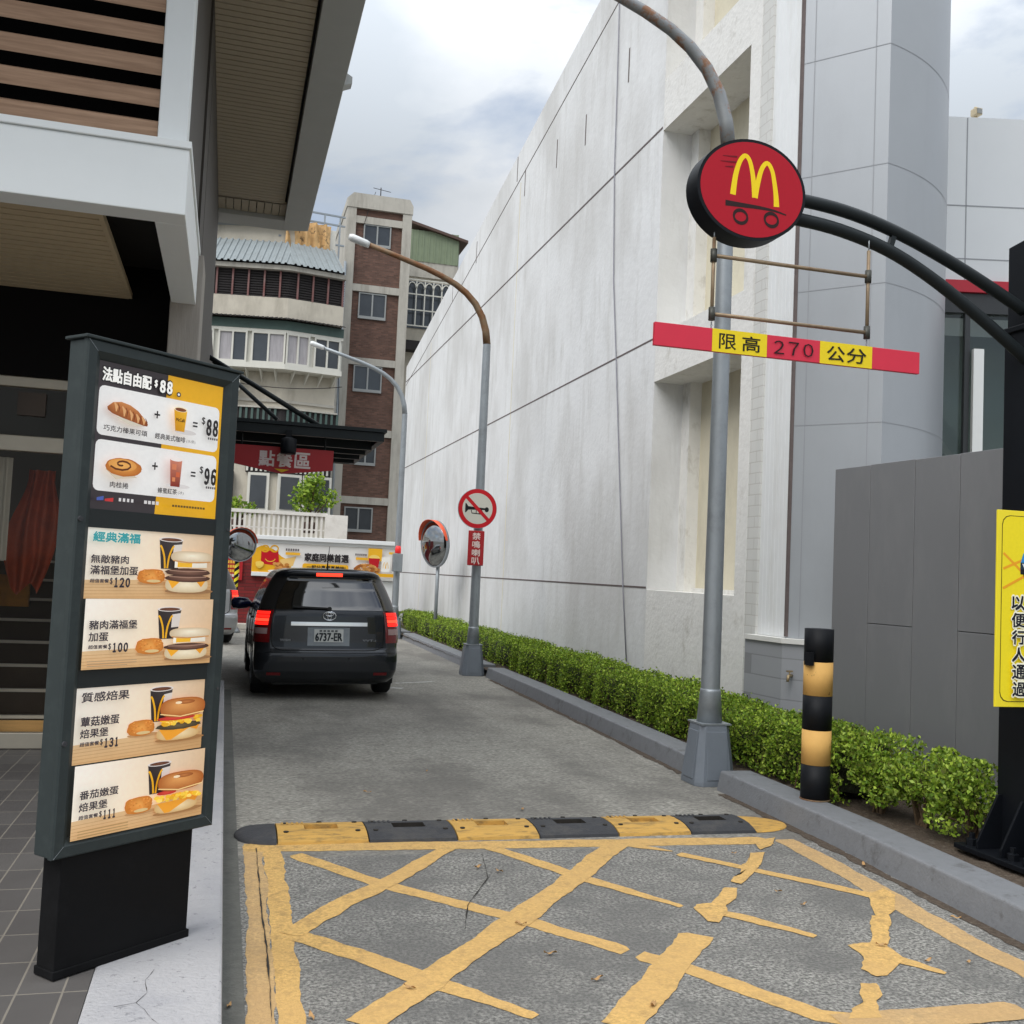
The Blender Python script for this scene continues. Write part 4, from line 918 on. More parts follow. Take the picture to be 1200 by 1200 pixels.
# ================================================================== SPEED HUMP
hp_l, hp_r = G(277, 976), G(912, 968)
sh = thing('speed_hump', 'black and yellow rubber speed hump across the lane', 'speed hump', (1.9, 6.4, 0))
yf, yb_ = 6.16, 6.60; ym = (yf+yb_)/2; hw = (yb_-yf)/2
xe = [.145]+[G(px, 975).x for px in (322, 426, 528, 624, 718, 805, 884)]
x_end = G(917, 965).x
prof = [(-1, 0), (-.97, .018), (-.80, .030), (-.55, .043), (-.25, .049), (.25, .049), (.55, .043), (.80, .030), (.97, .018), (1, 0)]
for i in range(7):
    xa, xb_ = xe[i], xe[i+1]; mname = 'yellow_rubber' if i % 2 else 'black_rubber'
    b = MB()
    if i == 0:
        ks = 10; xs = [xb_-.004-(xb_-.004-xa)*math.sin(math.pi/2*k/ks) for k in range(ks+1)]; wk = [max(.02, math.cos(math.pi/2*k/ks)) for k in range(ks+1)]
        vs = [(x, ym+hw*p*w, h*min(1, .25+w)) for x, w in zip(xs, wk) for p, h in prof]; m = len(prof)
        b.add(vs, [(k*m+j, k*m+j+1, (k+1)*m+j+1, (k+1)*m+j) for k in range(ks) for j in range(m-1)], 0, True)
        b.build('end_cap', mname, sh); continue
    xa += .004; xb_ -= .004; xm = (xa+xb_)/2; sl = .10; cuts = [xa, xm-sl, xm+sl, xb_]
    yy = [ym+hw*p for p, h in prof]; m = len(prof)
    vs = [(x, ym+hw*p, h) for x in cuts for p, h in prof]
    fs = [(k*m+j, (k+1)*m+j, (k+1)*m+j+1, k*m+j+1) for k in range(3) for j in range(m-1) if not (k == 1 and j == 4)]
    b.add(vs, fs); b.add([(x, ym+hw*p, h) for x in (xa,) for p, h in prof], [tuple(range(m))]); b.add([(xb_, ym+hw*p, h) for p, h in prof], [tuple(range(m))[::-1]])
    w0, w1 = ym-hw*.25, ym+hw*.25; z_, zl = .049, .012      # the slot through the module
    b.add([(xm-sl, w0, z_), (xm+sl, w0, z_), (xm+sl, w1, z_), (xm-sl, w1, z_), (xm-sl, w0, zl), (xm+sl, w0, zl), (xm+sl, w1, zl), (xm-sl, w1, zl)], [(4, 5, 6, 7), (0, 1, 5, 4), (1, 2, 6, 5), (2, 3, 7, 6), (3, 0, 4, 7)], 1 if i % 2 == 0 else 0)
    for k in range(5):          # grip ribs
        z = .0495; x0 = xa+.03+.03*k; b.box(x0, x0+.012, ym+hw*.27, ym+hw*.5, .040, .052)
    sd_ = b.build('module', [mname, 'hole_dark'], sh)
    bb = MB()
    for x, p, h in ((xa+.05, -.45, .044), (xb_-.05, -.45, .044), (xm, .6, .040), (xa+.05, .45, .044), (xb_-.05, .45, .044)): bb.lathe([(.016, h), (.016, h+.006), (.009, h+.007)], (x, ym+hw*p, 0), 8)
    bb.each('bolt', 'hole_dark', sd_)
b = MB(); ks = 10; xs = [xe[7]+.004+(x_end-xe[7]-.004)*math.sin(math.pi/2*k/ks) for k in range(ks+1)]; wk = [max(.02, math.cos(math.pi/2*k/ks)) for k in range(ks+1)]
vs = [(x, ym+hw*p*w, .35*h*min(1, .25+w)+.003) for x, w in zip(xs, wk) for p, h in prof]; m = len(prof)
b.add(vs, [(k*m+j, (k+1)*m+j, (k+1)*m+j+1, k*m+j+1) for k in range(ks) for j in range(m-1)], 0, True); b.build('end_cap', 'yellow_rubber', sh, label='worn flat yellow end cap')

# ================================================================== MENU BOARD
MA = math.atan2(.384, .438)
bd = thing('menu_board', 'dark green framed outdoor menu board with food posters on a black plinth', 'menu board', (-.493, 3.999, .12), MA, local=True)
# local axes: x along the face, -y towards the viewer, z up from the pavement (0.12)
zl = lambda z: z-.12
b = MB(); b.box(-.004, .575, .0, .075+.03, 0, zl(.545)); b.build('plinth', 'board_base', bd, .004)
b = MB(); b.box(-.01, .583, -.006, .11, .0, .03); b.build('plinth_skirt', 'board_base', bd, .003)
u0_, u1_, z0_, z1_ = -.05, .665, zl(.545), zl(2.405)
b = MB(); b.box(u0_+.002, u1_-.002, .012, .10, z0_+.002, z1_-.002); b.build('cabinet', 'board_frame', bd, .004)
fw = .068; b = MB()
def mitre(p):  # bevelled frame member: outer edge, ridge, inner edge
    b.add(p, [(0, 1, 5, 4), (1, 2, 6, 5), (2, 3, 7, 6)])
O_ = [(u0_, z0_), (u1_, z0_), (u1_, z1_), (u0_, z1_)]
def inset(d): return [(u0_+d, z0_+d), (u1_-d, z0_+d), (u1_-d, z1_-d), (u0_+d, z1_-d)]
rings = [(0, .012), (0, -.008), (.006, -.014), (.040, -.014), (fw-.004, .004), (fw, .010)]
for i in range(len(rings)-1):
    A_, B_ = inset(rings[i][0]), inset(rings[i+1][0])
    for k in range(4):
        k2 = (k+1) % 4
        b.add([(A_[k][0], rings[i][1], A_[k][1]), (A_[k2][0], rings[i][1], A_[k2][1]), (B_[k2][0], rings[i+1][1], B_[k2][1]), (B_[k][0], rings[i+1][1], B_[k][1])], [(0, 1, 2, 3)])
fr = b.build('frame', 'board_frame', bd)
b = MB()
for sx_, sz_, dx, dz in ((u0_, z0_, 1, 1), (u1_, z0_, -1, 1), (u0_, z1_, 1, -1), (u1_, z1_, -1, -1)):
    p = Vector((sx_+dx*.004, -.0148, sz_+dz*.004)); q = Vector((sx_+dx*.042, -.0148, sz_+dz*.042)); b.beam(p, q, .0012, .0010, (0, 1, 0))
b.build('mitre_line', 'galv', fr)
b = MB()
for z in (.95, 1.75): b.cyl((u0_+.016, -.02, zl(z)), (u0_+.016, -.012, zl(z)), .010, 10)
for z in (1.1, 1.75): b.cyl((u1_-.02, -.017, zl(z)), (u1_-.02, -.012, zl(z)), .006, 8)
b.each('lock', 'black_rubber', fr)
b = MB(); b.box(u0_-.012, u1_+.012, -.022, .112, z1_, z1_+.012); b.build('cap', 'board_frame', bd, .003)
b = MB(); b.box(.012, .600, .004, .011, zl(1.14), zl(1.205)); b.box(.012, .600, .004, .011, zl(1.722), zl(1.79)); b.each('divider', 'board_mid', bd)
PU0, PU1 = .016, .600
def poster(z0, z1): return Art((0, .010, 0), (1, 0, 0), (0, 0, 1), (0, -1, 0), .0003, .00015).frame(PU0, PU1, zl(z0), zl(z1))
DKC, YEL, WHT = (58, 52, 54), (226, 168, 30), (232, 230, 226)
# --- top poster
a = poster(1.79, 2.338)
a.rect(0, 1, 0, 1, DKC); a.shape([(.525, 0), (1, 0), (1, 1), (.485, 1)], YEL)
a.rrect(.012, .975, .165, .50, .022, WHT); a.rrect(.012, .975, .53, .875, .022, WHT)
a.text('法點自由配', .02, .40, .035, .135, (24, 22, 24), .07); a.text('法點自由配', .025, .395, .038, .132, (244, 242, 236), .03)
a.text('$', .405, .44, .05, .115, (24, 22, 24), .09); a.num('88', .445, .56, .045, .14, (24, 22, 24), .10); a.text('$', .41, .436, .055, .11, (244, 242, 236), .03); a.num('88', .452, .554, .05, .135, (244, 242, 236), .05); a.ell(.605, .128, .018, .018, (60, 56, 56)); a.ell(.605, .128, .009, .009, (230, 230, 230))
for r_i, (dy, price) in enumerate(((0, '88'), (.365, '96'))):
    a.text('+', .42, .465, .275+dy, .325+dy, (40, 36, 36), .03); a.text('=', .735, .775, .305+dy, .34+dy, (40, 36, 36), .03)
    a.text('$', .808, .838, .255+dy, .315+dy, (40, 36, 36), .01); a.num(price, .848, .952, .265+dy, .385+dy, (40, 36, 36), .04)
    for k in range(5): a.rect(.865+.018*k, .878+.018*k, .40+dy, .416+dy, (90, 84, 84))
# croissant
cr = [(.05, .31), (.09, .275), (.15, .262), (.22, .275), (.28, .305), (.33, .35), (.36, .385), (.355, .40), (.33, .40), (.25, .385), (.17, .37), (.09, .35), (.055, .33)]
a.shape([(.12, .37), (.22, .41), (.34, .405), (.18, .35)], (206, 196, 178)); a.shape(cr, [(150, 84, 40), (186, 116, 62), (200, 134, 80), (196, 128, 72), (180, 110, 58), (164, 92, 44), (140, 76, 34), (136, 70, 30), (140, 72, 30), (150, 82, 38), (156, 90, 44), (140, 76, 34), (136, 70, 32)])
for x, t in ((.10, .03), (.16, .05), (.215, .06), (.265, .055), (.31, .04)):
    a.stroke([(x, .272+(x-.1)*.33), (x+.018, .30+(x-.1)*.33), (x+.016, .318+t*.5+(x-.1)*.26)], .012, (214, 160, 106), [.4, 1.1, .3]); a.stroke([(x+.026, .277+(x-.1)*.33), (x+.040, .305+(x-.1)*.33), (x+.034, .322+t*.5+(x-.1)*.26)], .005, (122, 64, 30), [.4, 1.1, .3])
# yellow coffee cup
a.ell(.66, .395, .09, .018, (206, 200, 196)); a.shape([(.555, .235), (.665, .235), (.65, .395), (.575, .395)], [(222, 160, 26), (236, 182, 50), (206, 146, 20), (196, 132, 14)]); a.ell(.61, .237, .056, .018, (244, 226, 190)); a.ell(.61, .239, .046, .013, (120, 66, 36))
a.text('McCafé', .578, .648, .30, .325, (64, 42, 20), .01)
a.text('巧克力榛果可頌', .03, .355, .432, .472, (64, 58, 58), .012); a.text('經典美式咖啡', .415, .66, .432, .474, (64, 58, 58), .012); a.text('(冰/熱)', .668, .745, .444, .472, (96, 90, 90), .0)
# cinnamon roll
a.shape([(.06, .73), (.14, .79), (.30, .765), (.16, .70)], (206, 192, 170)); a.ell(.195, .705, .135, .062, (176, 100, 36), (226, 152, 70), wob=.06, seed=3); a.ell(.185, .69, .105, .042, (214, 146, 70), (232, 172, 90))
sp = [(.18+.012*t*math.cos(t)*.85, .687+.005*t*math.sin(t)*.95) for t in [.6*k for k in range(1, 16)]]; a.stroke(sp, .007, (92, 46, 18))
# iced tea
a.ell(.62, .79, .10, .016, (214, 208, 204)); a.shape([(.545, .60), (.645, .60), (.635, .795), (.56, .795)], [(196, 120, 96), (206, 130, 104), (120, 36, 22), (132, 40, 26)]); a.ell(.595, .60, .05, .014, (236, 226, 220)); a.rect(.565, .60, .635, .675, (206, 122, 84)); a.rect(.60, .632, .69, .725, (196, 96, 60)); a.rect(.57, .595, .73, .76, (214, 130, 84))
a.text('肉桂捲', .10, .235, .808, .848, (64, 58, 58), .012); a.text('蜂蜜紅茶', .46, .615, .812, .852, (64, 58, 58), .012); a.text('(冰)', .622, .67, .822, .85, (96, 90, 90), 0)
a.shape([(.012, .925), (.06, .912), (.06, .94), (.012, .945)], (70, 90, 160)); a.shape([(.07, .93), (.13, .918), (.13, .945), (.07, .945)], (190, 50, 50))
for k in range(4): a.rect(.17+.03*k, .187+.03*k, .915, .938, (210, 206, 204)); a.rect(.36+.03*k, .382+.03*k, .915, .938, (210, 206, 204))
for k in range(12): a.rect(.58+.023*k, .598+.023*k, .925, .94, (96, 74, 30))
a.build('poster', bd, 'print_lit')['label'] = 'breakfast combo poster in white, black and yellow'
# --- breakfast item posters
def backdrop(a, v0, v1, warm):
    h = v1-v0; top = (238, 222, 198) if not warm else (240, 220, 186)
    a.shape([(0, v0), (.5, v0), (1, v0), (1, v0+h*.74), (.5, v0+h*.74), (0, v0+h*.74)], [(242, 234, 222), (236, 216, 190), (214, 182, 146), (216, 180, 140), (240, 218, 186), (244, 232, 212)], [(0, 1, 4, 5), (1, 2, 3, 4)])
    a.shape([(0, v0+h*.74), (1, v0+h*.70), (1, v1), (0, v1)], [(222, 186, 140), (206, 164, 112), (204, 160, 108), (214, 174, 124)])
    for k in range(5): a.stroke([(.0, v0+h*(.80+.045*k)), (.5, v0+h*(.79+.045*k)), (1, v0+h*(.77+.045*k))], .0015, (190, 146, 98))
def cup_art(a, u, v, w, h):
    D = (52, 44, 44); a.shape([(u, v), (u+w, v), (u+w*.86, v+h), (u+w*.13, v+h)], [D, (70, 62, 60), D, D]); a.shape([(u+w*.62, v+h*.18), (u+w*.99, v+h*.14), (u+w*.93, v+h*.6), (u+w*.60, v+h*.62)], (214, 204, 194))
    for sg in (-1, 1):
        cx = u+w*.34; a.stroke(smooth([(cx+sg*w*.30, v+h*.22), (cx+sg*w*.22, v+h*.30), (cx+sg*w*.10, v+h*.60), (cx+sg*w*.05, v+h*.98)]), .008, (232, 170, 36))
    a.ell(u+w/2, v, w*.53, h*.085, (222, 212, 204)); a.ell(u+w/2, v+h*.005, w*.44, h*.055, (86, 54, 42), (120, 76, 56))
def hash_art(a, u, v, w, h):
    a.ell(u+w*.6, v+h*.95, w*.6, h*.12, (186, 142, 96)); a.ell(u+w/2, v+h/2, w/2, h/2, (196, 118, 46), (232, 164, 82), wob=.10, seed=int(u*100), pw=.75)
    rg = random.Random(5)
    for k in range(40): a.ell(u+w*rg.uniform(.12, .88), v+h*rg.uniform(.14, .74), w*.035, h*.04, rg.choice([(226, 158, 80), (214, 140, 62), (198, 120, 48), (222, 150, 70)]), n=7, wob=.5, seed=k)
    a.ell(u+w*.55, v+h*.80, w*.26, h*.10, (214, 186, 130))
def muffin_art(a, u, v, w, h, patties):
    S = lambda p, q: (u+w*p, v+h*q)
    a.ell(u+w*.55, v+h*.97, w*.52, h*.06, (150, 112, 76)); a.ell(u+w*.49, v+h*.83, w*.46, h*.17, (206, 184, 146), (240, 226, 196), pw=.7)
    a.shape([S(.04, .66), S(.40, .70), S(.18, .92)], (238, 166, 44)); a.shape([S(.62, .68), S(.95, .64), S(.80, .88)], (226, 150, 40))
    n = patties
    for k in range(n):
        y = .69-.13*k; a.ell(u+w*.5, v+h*y, w*.49, h*.085, (70, 46, 38), (128, 92, 76), wob=.06, seed=k+int(v*99))
        a.stroke([S(.1, y-.03), S(.5, y-.015), S(.9, y-.035)], .003, (168, 132, 112))
    y = .69-.13*n+.02
    a.shape([S(.20, y-.17), S(.90, y-.14), S(.90, y), S(.20, y+.02)], [(246, 240, 228), (232, 224, 208), (222, 212, 192), (238, 230, 212)]); a.shape([S(.26, y-.155), S(.58, y-.145), S(.57, y+.0), S(.26, y+.005)], (236, 178, 50))
    y2 = y-.22; a.ell(u+w*.56, v+h*y2, w*.45, h*.13, (200, 176, 142), (244, 232, 206), pw=.7, off=(0, -.3)); a.stroke([S(.16, y2+.085), S(.5, y2+.12), S(.97, y2+.09)], .004, (196, 136, 76))
def bagel_art(a, u, v, w, h, mush):
    a.ell(u+w*.55, v+h*.97, w*.52, h*.06, (160, 116, 72)); a.ell(u+w*.5, v+h*.83, w*.45, h*.16, (206, 168, 112), (244, 222, 176), pw=.75)
    S = lambda p, q: (u+w*p, v+h*q)
    a.shape([S(.10, .72), S(.80, .70), S(.36, .97), S(.26, .97)], (236, 158, 50)); a.shape([S(.66, .70), S(.98, .64), S(.90, .80)], (226, 146, 44))
    if mush: a.ell(u+w*.5, v+h*.66, w*.48, h*.09, (66, 58, 44), (112, 100, 72), wob=.12, seed=8)
    rg = random.Random(int(v*77))
    for k in range(46):
        t = rg.random(); a.ell(u+w*(.06+.90*t), v+h*(.555+rg.uniform(-.05, .06)-.02*t+(0 if mush else .06)), w*.055, h*.045, rg.choice([(246, 202, 70), (240, 186, 48), (252, 220, 110), (226, 168, 40)]), n=9, wob=.3, seed=k)
    a.ell(u+w*(.42 if mush else .26), v+h*.475, w*(.40 if mush else .20), h*.05, (186, 44, 40), (214, 76, 60))
    a.ell(u+w*.55, v+h*.24, w*.48, h*.225, (168, 92, 40), (226, 160, 92), pw=.72, off=(-.1, -.35)); a.ell(u+w*.60, v+h*.12, w*.20, h*.05, (150, 82, 38), (190, 120, 66)); a.ell(u+w*.45, v+h*.13, w*.07, h*.03, (246, 220, 180))
    a.stroke([S(.08, .36), S(.5, .45), S(1.0, .38)], .004, (240, 206, 140))
K = (52, 46, 54)
def item(a, v0, v1, lines, price, food):
    h = v1-v0; Y = lambda q: v0+h*q
    food(a, Y)
    for txt, u0, u1, q0, q1 in lines: a.text(txt, u0, u1, Y(q0), Y(q1), K, .015)
    q0, q1 = price[1]
    a.text('超值套餐', .026, .162, Y(q0+.02), Y(q0+.075), (70, 62, 66), .02)
    a.text('$', .168, .188, Y(q0), Y(q1-.03), K, .01); a.num(price[0], .195, price[2], Y(q0), Y(q1), K, .05)
a = poster(1.206, 1.724)
def food1(a, Y):
    backdrop(a, Y(0), Y(1), 0); cup_art(a, .54, Y(.11), .19, Y(.55)-Y(.11)); hash_art(a, .385, Y(.56), .215, Y(.78)-Y(.56)); muffin_art(a, .585, Y(.20), .39, Y(.90)-Y(.20), 2)
item(a, 0, .505, [('無敵豬肉', .025, .30, .38, .50), ('滿福堡加蛋', .025, .375, .53, .66)], ('120', (.70, .83), .315), food1)
a.text('經典滿福', .022, .37, .03, .10, (60, 156, 160), .035)
def food2(a, Y):
    backdrop(a, Y(0), Y(1), 0); cup_art(a, .54, Y(.15), .19, Y(.60)-Y(.15)); hash_art(a, .385, Y(.58), .215, Y(.82)-Y(.58)); muffin_art(a, .59, Y(.29), .385, Y(.92)-Y(.29), 1)
item(a, .505, 1, [('豬肉滿福堡', .025, .375, .30, .43), ('加蛋', .025, .165, .47, .60)], ('100', (.63, .76), .31), food2)
for k in range(3): a.rect(.02, .38-.07*(k == 2), .938+.017*k, .944+.017*k, (176, 146, 112))
a.build('poster', bd, 'print_lit')['label'] = 'poster of two muffin sandwich breakfasts'
a = poster(.600, 1.138)
def food3(a, Y):
    backdrop(a, Y(0), Y(1), 1); cup_art(a, .545, Y(.09), .18, Y(.55)-Y(.09)); hash_art(a, .385, Y(.50), .21, Y(.72)-Y(.50)); bagel_art(a, .585, Y(.22), .39, Y(.84)-Y(.22), True)
item(a, 0, .51, [('質感焙果', .02, .365, .05, .18), ('蕈菇嫩蛋', .025, .30, .37, .50), ('焙果堡', .025, .225, .53, .65)], ('131', (.68, .80), .30), food3)
def food4(a, Y):
    backdrop(a, Y(0), Y(1), 1); cup_art(a, .535, Y(.13), .18, Y(.56)-Y(.13)); hash_art(a, .375, Y(.56), .21, Y(.80)-Y(.56)); bagel_art(a, .575, Y(.27), .39, Y(.88)-Y(.27), False)
item(a, .51, 1, [('番茄嫩蛋', .025, .30, .33, .45), ('焙果堡', .025, .225, .49, .61)], ('111', (.64, .76), .285), food4)
for k in range(3): a.rect(.02, .38, .932+.018*k, .939+.018*k, (176, 140, 92))
a.build('poster', bd, 'print_lit')['label'] = 'poster of two bagel sandwich breakfasts'

# ================================================================== LEFT: the restaurant
XB = -.34
rb = thing('restaurant_building', 'dark restaurant building with timber louvres, white canopy box and deep slatted eaves', 'building', (XB, 9, .12))
# side wall running down the lane, storefront wall set back under the canopy box
b = MB(); b.box(-.56, XB, 8.9, 13.4, .12, 6.02); b.box(-7, -.56, 13.2, 13.4, .12, 6.02); b.box(XB-.25, XB-.002, 8.2, 8.9, 3.95, 6.02); b.build('side_wall', 'side_dark', rb)
b = MB(); b.box(-7, -1.86, 8.62, 8.9, .12, 3.95); b.box(-1.86, -.53, 8.62, 8.9, 2.98, 3.95); b.box(-1.12, -.53, 8.62, 8.9, .12, 2.98); b.build('front_wall', 'wall_black', rb)
MB().box(-.53, -.30, 8.30, 8.89, .12, 4.0).build('corner_column', 'column_grey', rb, .01)
# canopy box: white rim round a slatted ceiling
b = MB(); b.box(-7, XB, 6.14, 6.34, 3.6, 3.985); b.box(-.52, XB, 6.34, 8.30, 3.6, 3.985); b.build('canopy_rim', 'fascia_white', rb, .006)
b = MB(); b.box(-7, XB+.012, 6.122, 6.30, 3.987, 4.03); b.box(-.52, XB+.012, 6.30, 8.3, 3.987, 4.03); b.build('canopy_coping', 'fascia_white', rb, .004)
b = MB(); b.box(-7, -.52, 6.34, 8.62, 3.93, 3.98); b.build('canopy_deck', 'soffit_gap', rb)
b = MB(); y = 6.42
while y < 8.55: b.box(-6, -.86, y, y+.088, 3.66, 3.70); y += .11
b.box(-.86, -.83, 6.42, 8.56, 3.655, 3.70); b.build('canopy_ceiling', 'soffit_brown', rb)
# upper storey: louvres between white posts
b = MB(); b.box(-7, -.54, 6.75, 6.9, 4.03, 6.3); b.build('upper_wall', 'wall_black', rb)
b = MB(); z = 4.075
while z < 6.3:
    b.obox((-3.8, 6.27, z+.05), (3.27, 0, 0), (0, .022, .012), (0, -.014, .046)); z += .192
b.each('louvre', 'wood_slat', rb)
b = MB(); b.box(-.525, XB-.02, 6.20, 6.40, 4.03, 6.4); b.build('upper_post', 'fascia_white', rb, .01)
b = MB(); b.box(XB-.20, XB-.02, 6.40, 8.2, 4.03, 6.4); b.build('upper_side', 'side_dark', rb)
# eaves over the lane edge
b = MB(); y = 4.5
while y < 12.7: b.box(XB, .44, y, y+.080, 6.02, 6.05); y += .094
for k in range(9): b.box(XB+.092*k, XB+.092*k+.082, 12.72, 13.18, 6.02, 6.05)
b.build('eave_soffit', 'soffit_slat', rb)
MB().box(-7, .50, 4.3, 13.35, 6.09, 6.2).build('eave_deck', 'soffit_gap', rb)
b = MB()
b.prism([(.47, 4.3, 5.97), (.79, 4.3, 6.0), (.83, 4.3, 6.34), (.47, 4.3, 6.34)], (0, 9.3, 0)); b.box(XB-.3, .47, 13.2, 13.6, 5.97, 6.3)
b.build('eave_fascia', 'fascia_dark', rb, .006)
b = MB(); b.prism([(.79, 9.5, 6.1), (.88, 9.5, 6.14), (.88, 9.5, 6.2), (.79, 9.5, 6.25)], (0, .12, 0)); b.build('eave_bracket', 'fascia_dark', rb)
# storefront glazing
fy = 8.66; sf = MB()
sf.box(-1.86, -1.80, fy, fy+.08, .12, 2.98); sf.box(-1.17, -1.12, fy, fy+.08, .12, 2.98); sf.box(-1.80, -1.17, fy, fy+.08, 2.40, 2.52); sf.box(-1.80, -1.17, fy, fy+.08, 2.90, 2.98); sf.box(-1.80, -1.17, fy, fy+.08, .12, .24)
sfo = sf.build('door', 'door_frame', rb, .006)
MB().box(-1.80, -1.17, fy+.03, fy+.042, .24, 2.40).build('pane', 'shop_glass', sfo); MB().box(-1.80, -1.17, fy+.03, fy+.042, 2.52, 2.90).build('pane', 'shop_glass', sfo)
MB().box(-1.62, -1.42, fy+.0, fy+.028, 2.68, 2.86).build('notice', 'indoor_dark', sfo)
b = MB()
for k in range(8): b.box(-3, -.9, 9.0+.28*k, 9.32+.28*k, .12, .30+.175*k)
st = b.build('indoor_stairs', 'indoor_dark', rb)
b = MB()
for k in range(8): b.box(-3, -.9, 8.985+.28*k, 9.03+.28*k, .302+.175*k, .325+.175*k)
b.each('stair_nosing', 'ledge', st)
MB().box(-3, -.9, 8.975, 8.984, .13, .29).build('kick_board', 'indoor_wood', st)
MB().box(-3, -1.62, 9.75, 9.8, 1.15, 1.42).build('indoor_panel', 'indoor_yellow', rb)
b = MB(); n, m = 20, 10; vs = []
for j in range(m+1):
    t = j/m; wd_ = .10+.10*math.sin(math.pi*min(1, t*1.15)); xc = -1.58+.10*t
    for i in range(n+1): u = i/n*2-1; vs.append((xc+u*wd_+.012*math.sin(7*t+u*3), 9.22+.035*math.sin(u*9+t*2)+.02*math.sin(t*11), 1.32+.98*t+.05*math.sin(u*4)*(1-t)))
b.add(vs, [(j*(n+1)+i, j*(n+1)+i+1, (j+1)*(n+1)+i+1, (j+1)*(n+1)+i) for j in range(m) for i in range(n)], 0, True)
b.build('indoor_drape', 'indoor_orange', rb)
b = MB(); n = 16; vs = [(-1.86+.20*i/n, 8.86+.02*math.sin(i*1.3), z) for z in (1.55, 2.36) for i in range(n+1)]
b.add(vs, [(i, i+1, n+2+i, n+1+i) for i in range(n)], 0, True); b.build('indoor_curtain', 'fascia_dark', rb)
# the side wall opens hollow behind the door: dark back
# ================================================================== ORDER CANOPY
oc = thing('order_canopy', 'black steel canopy roof over the ordering lane hung on tie rods', 'canopy', (.8, 14, 3.3))
c0, c1, cy0, cy1 = -.8, 2.0, 14.0, 17.5
b = MB(); b.box(c0, c1, cy0, cy0+.08, 3.35, 3.47); b.box(c0, c1, cy1-.08, cy1, 3.35, 3.47); b.box(c1-.08, c1, cy0+.08, cy1-.08, 3.35, 3.47); b.each('edge_beam', 'steel_dark', oc, .004)
b = MB()
for k in range(1, 5): y = cy0+(cy1-cy0)*k/5; b.box(c0, c1-.08, y-.04, y+.04, 3.30, 3.45)
b.each('purlin', 'steel_dark', oc)
MB().box(c0-.02, c1+.03, cy0-.03, cy1+.02, 3.474, 3.52).build('roof_sheet', 'steel_dark', oc)
MB().tube([(XB-.1, 14.15, 4.36), (1.12, 14.15, 3.52)], .035, 8).build('tie_rod', 'steel_dark', oc)
p, q = AY(245, 437, 17.3), AY(325, 492, 17.3)
MB().tube([(XB-.1, 17.3, p.z+.25), (q.x, 17.3, q.z)], .035, 8).build('tie_rod', 'steel_dark', oc)
MB().box(c0-.3, XB-.05, 13.42, 17.6, .0, 5.0).build('support_wall', 'side_dark', oc)
b = MB(); b.lathe([(.10, 3.08), (.105, 3.12), (.105, 3.28), (.05, 3.30)], (.72, 13.93, 0), 16); b.box(.68, .76, 13.93, 14.0, 3.28, 3.40); b.build('downlight', 'black_paint', oc)
os_ = thing('order_sign', 'red hanging sign with white characters under the black canopy edge', 'sign', (.69, 14.2, 3.1))
b = MB(); b.prism([(-.02, 14.16, 3.19), (-.02, 14.16, 2.94), (.66, 14.16, 2.83), (1.34, 14.16, 2.92), (1.34, 14.16, 3.19)], (0, .04, 0)); b.build('panel', 'sign_red_dull', os_)
a = Art((0, 14.16, 0), (1, 0, 0), (0, 0, 1), (0, -1, 0))
for ch, p0, p1 in (('點', 303, 322), ('餐', 324, 343), ('區', 345, 364)):
    x0, x1 = AY(p0, 540, 14.16).x, AY(p1, 540, 14.16).x; a.text(ch, x0, x1, 3.135, 2.925, (224, 208, 204), .02)
a.shape([(.56, 2.895), (.76, 2.89), (.66, 2.85)], (236, 190, 40)); a.build('lettering', os_)
b = MB(); b.cyl((.12, 14.18, 3.19), (.12, 14.18, 3.47), .012, 8); b.cyl((1.22, 14.18, 3.19), (1.22, 14.18, 3.47), .012, 8); b.each('hanger', 'steel_dark', os_)

# ================================================================== FAR END: brick wall, banner, balustrade
bw = thing('brick_wall', 'dark red brick boundary wall closing the end of the lane', 'wall', (0, 26, 0))
MB().box(-9, .62, 26.05, 26.3, 0, 2.2).box(.62, 4.12, 26.05, 26.3, 0, 2.05).build('brickwork', 'brick_red', bw)
MB().box(-9, 3.6, 25.75, 26.045, 0, .14).build('kerb_stones', 'tower_concrete', bw, .02)
MB().box(3.3, 4.12, 25.99, 26.045, .14, 1.29).build('white_panel', 'banner_frame', bw)
bn = thing('advert_banner', 'wide white and yellow family meal advert on the far brick wall', 'banner', (2.4, 25.95, 1.8))
b = MB(); b.box(.63, 4.15, 25.93, 26.04, 1.30, 1.40); b.box(.63, 4.15, 25.93, 26.04, 2.12, 2.2); b.box(.60, 4.18, 25.85, 26.04, 2.2, 2.30); b.build('frame', 'banner_frame', bn, .008)
MB().box(.63, 4.15, 25.96, 26.04, 1.40, 2.12).build('sheet', 'white_paint', bn)
a = Art((0, 25.96, 0), (1, 0, 0), (0, 0, 1), (0, -1, 0), .002, .0012).frame(.63, 4.15, 1.40, 2.12)
a.rect(0, 1, 0, 1, (232, 230, 226)); a.shape([(0, .25), (.06, .1), (.14, .2), (.20, .45), (.28, .62), (.26, .9), (.2, 1), (0, 1)], (230, 172, 36)); a.shape([(.19, .55), (.30, .42), (.28, .75), (.2, .85)], (236, 196, 120))
a.shape([(.06, .27), (.175, .25), (.185, .68), (.16, .76), (.075, .72), (.06, .6)], (190, 26, 38)); a.ring(.085, .2, .03, .13, .009, .05, (230, 172, 36), 20); a.ring(.148, .19, .03, .13, .009, .05, (230, 172, 36), 20)
a.stroke([(.088, .55), (.105, .62), (.125, .635), (.145, .61), (.158, .54)], .02, (236, 186, 60))
rg = random.Random(3)
for k in range(16): a.ell(.15+.10*rg.random(), .70+.2*rg.random(), .016, .06, rg.choice([(196, 128, 60), (214, 152, 82), (176, 108, 46)]), n=9)
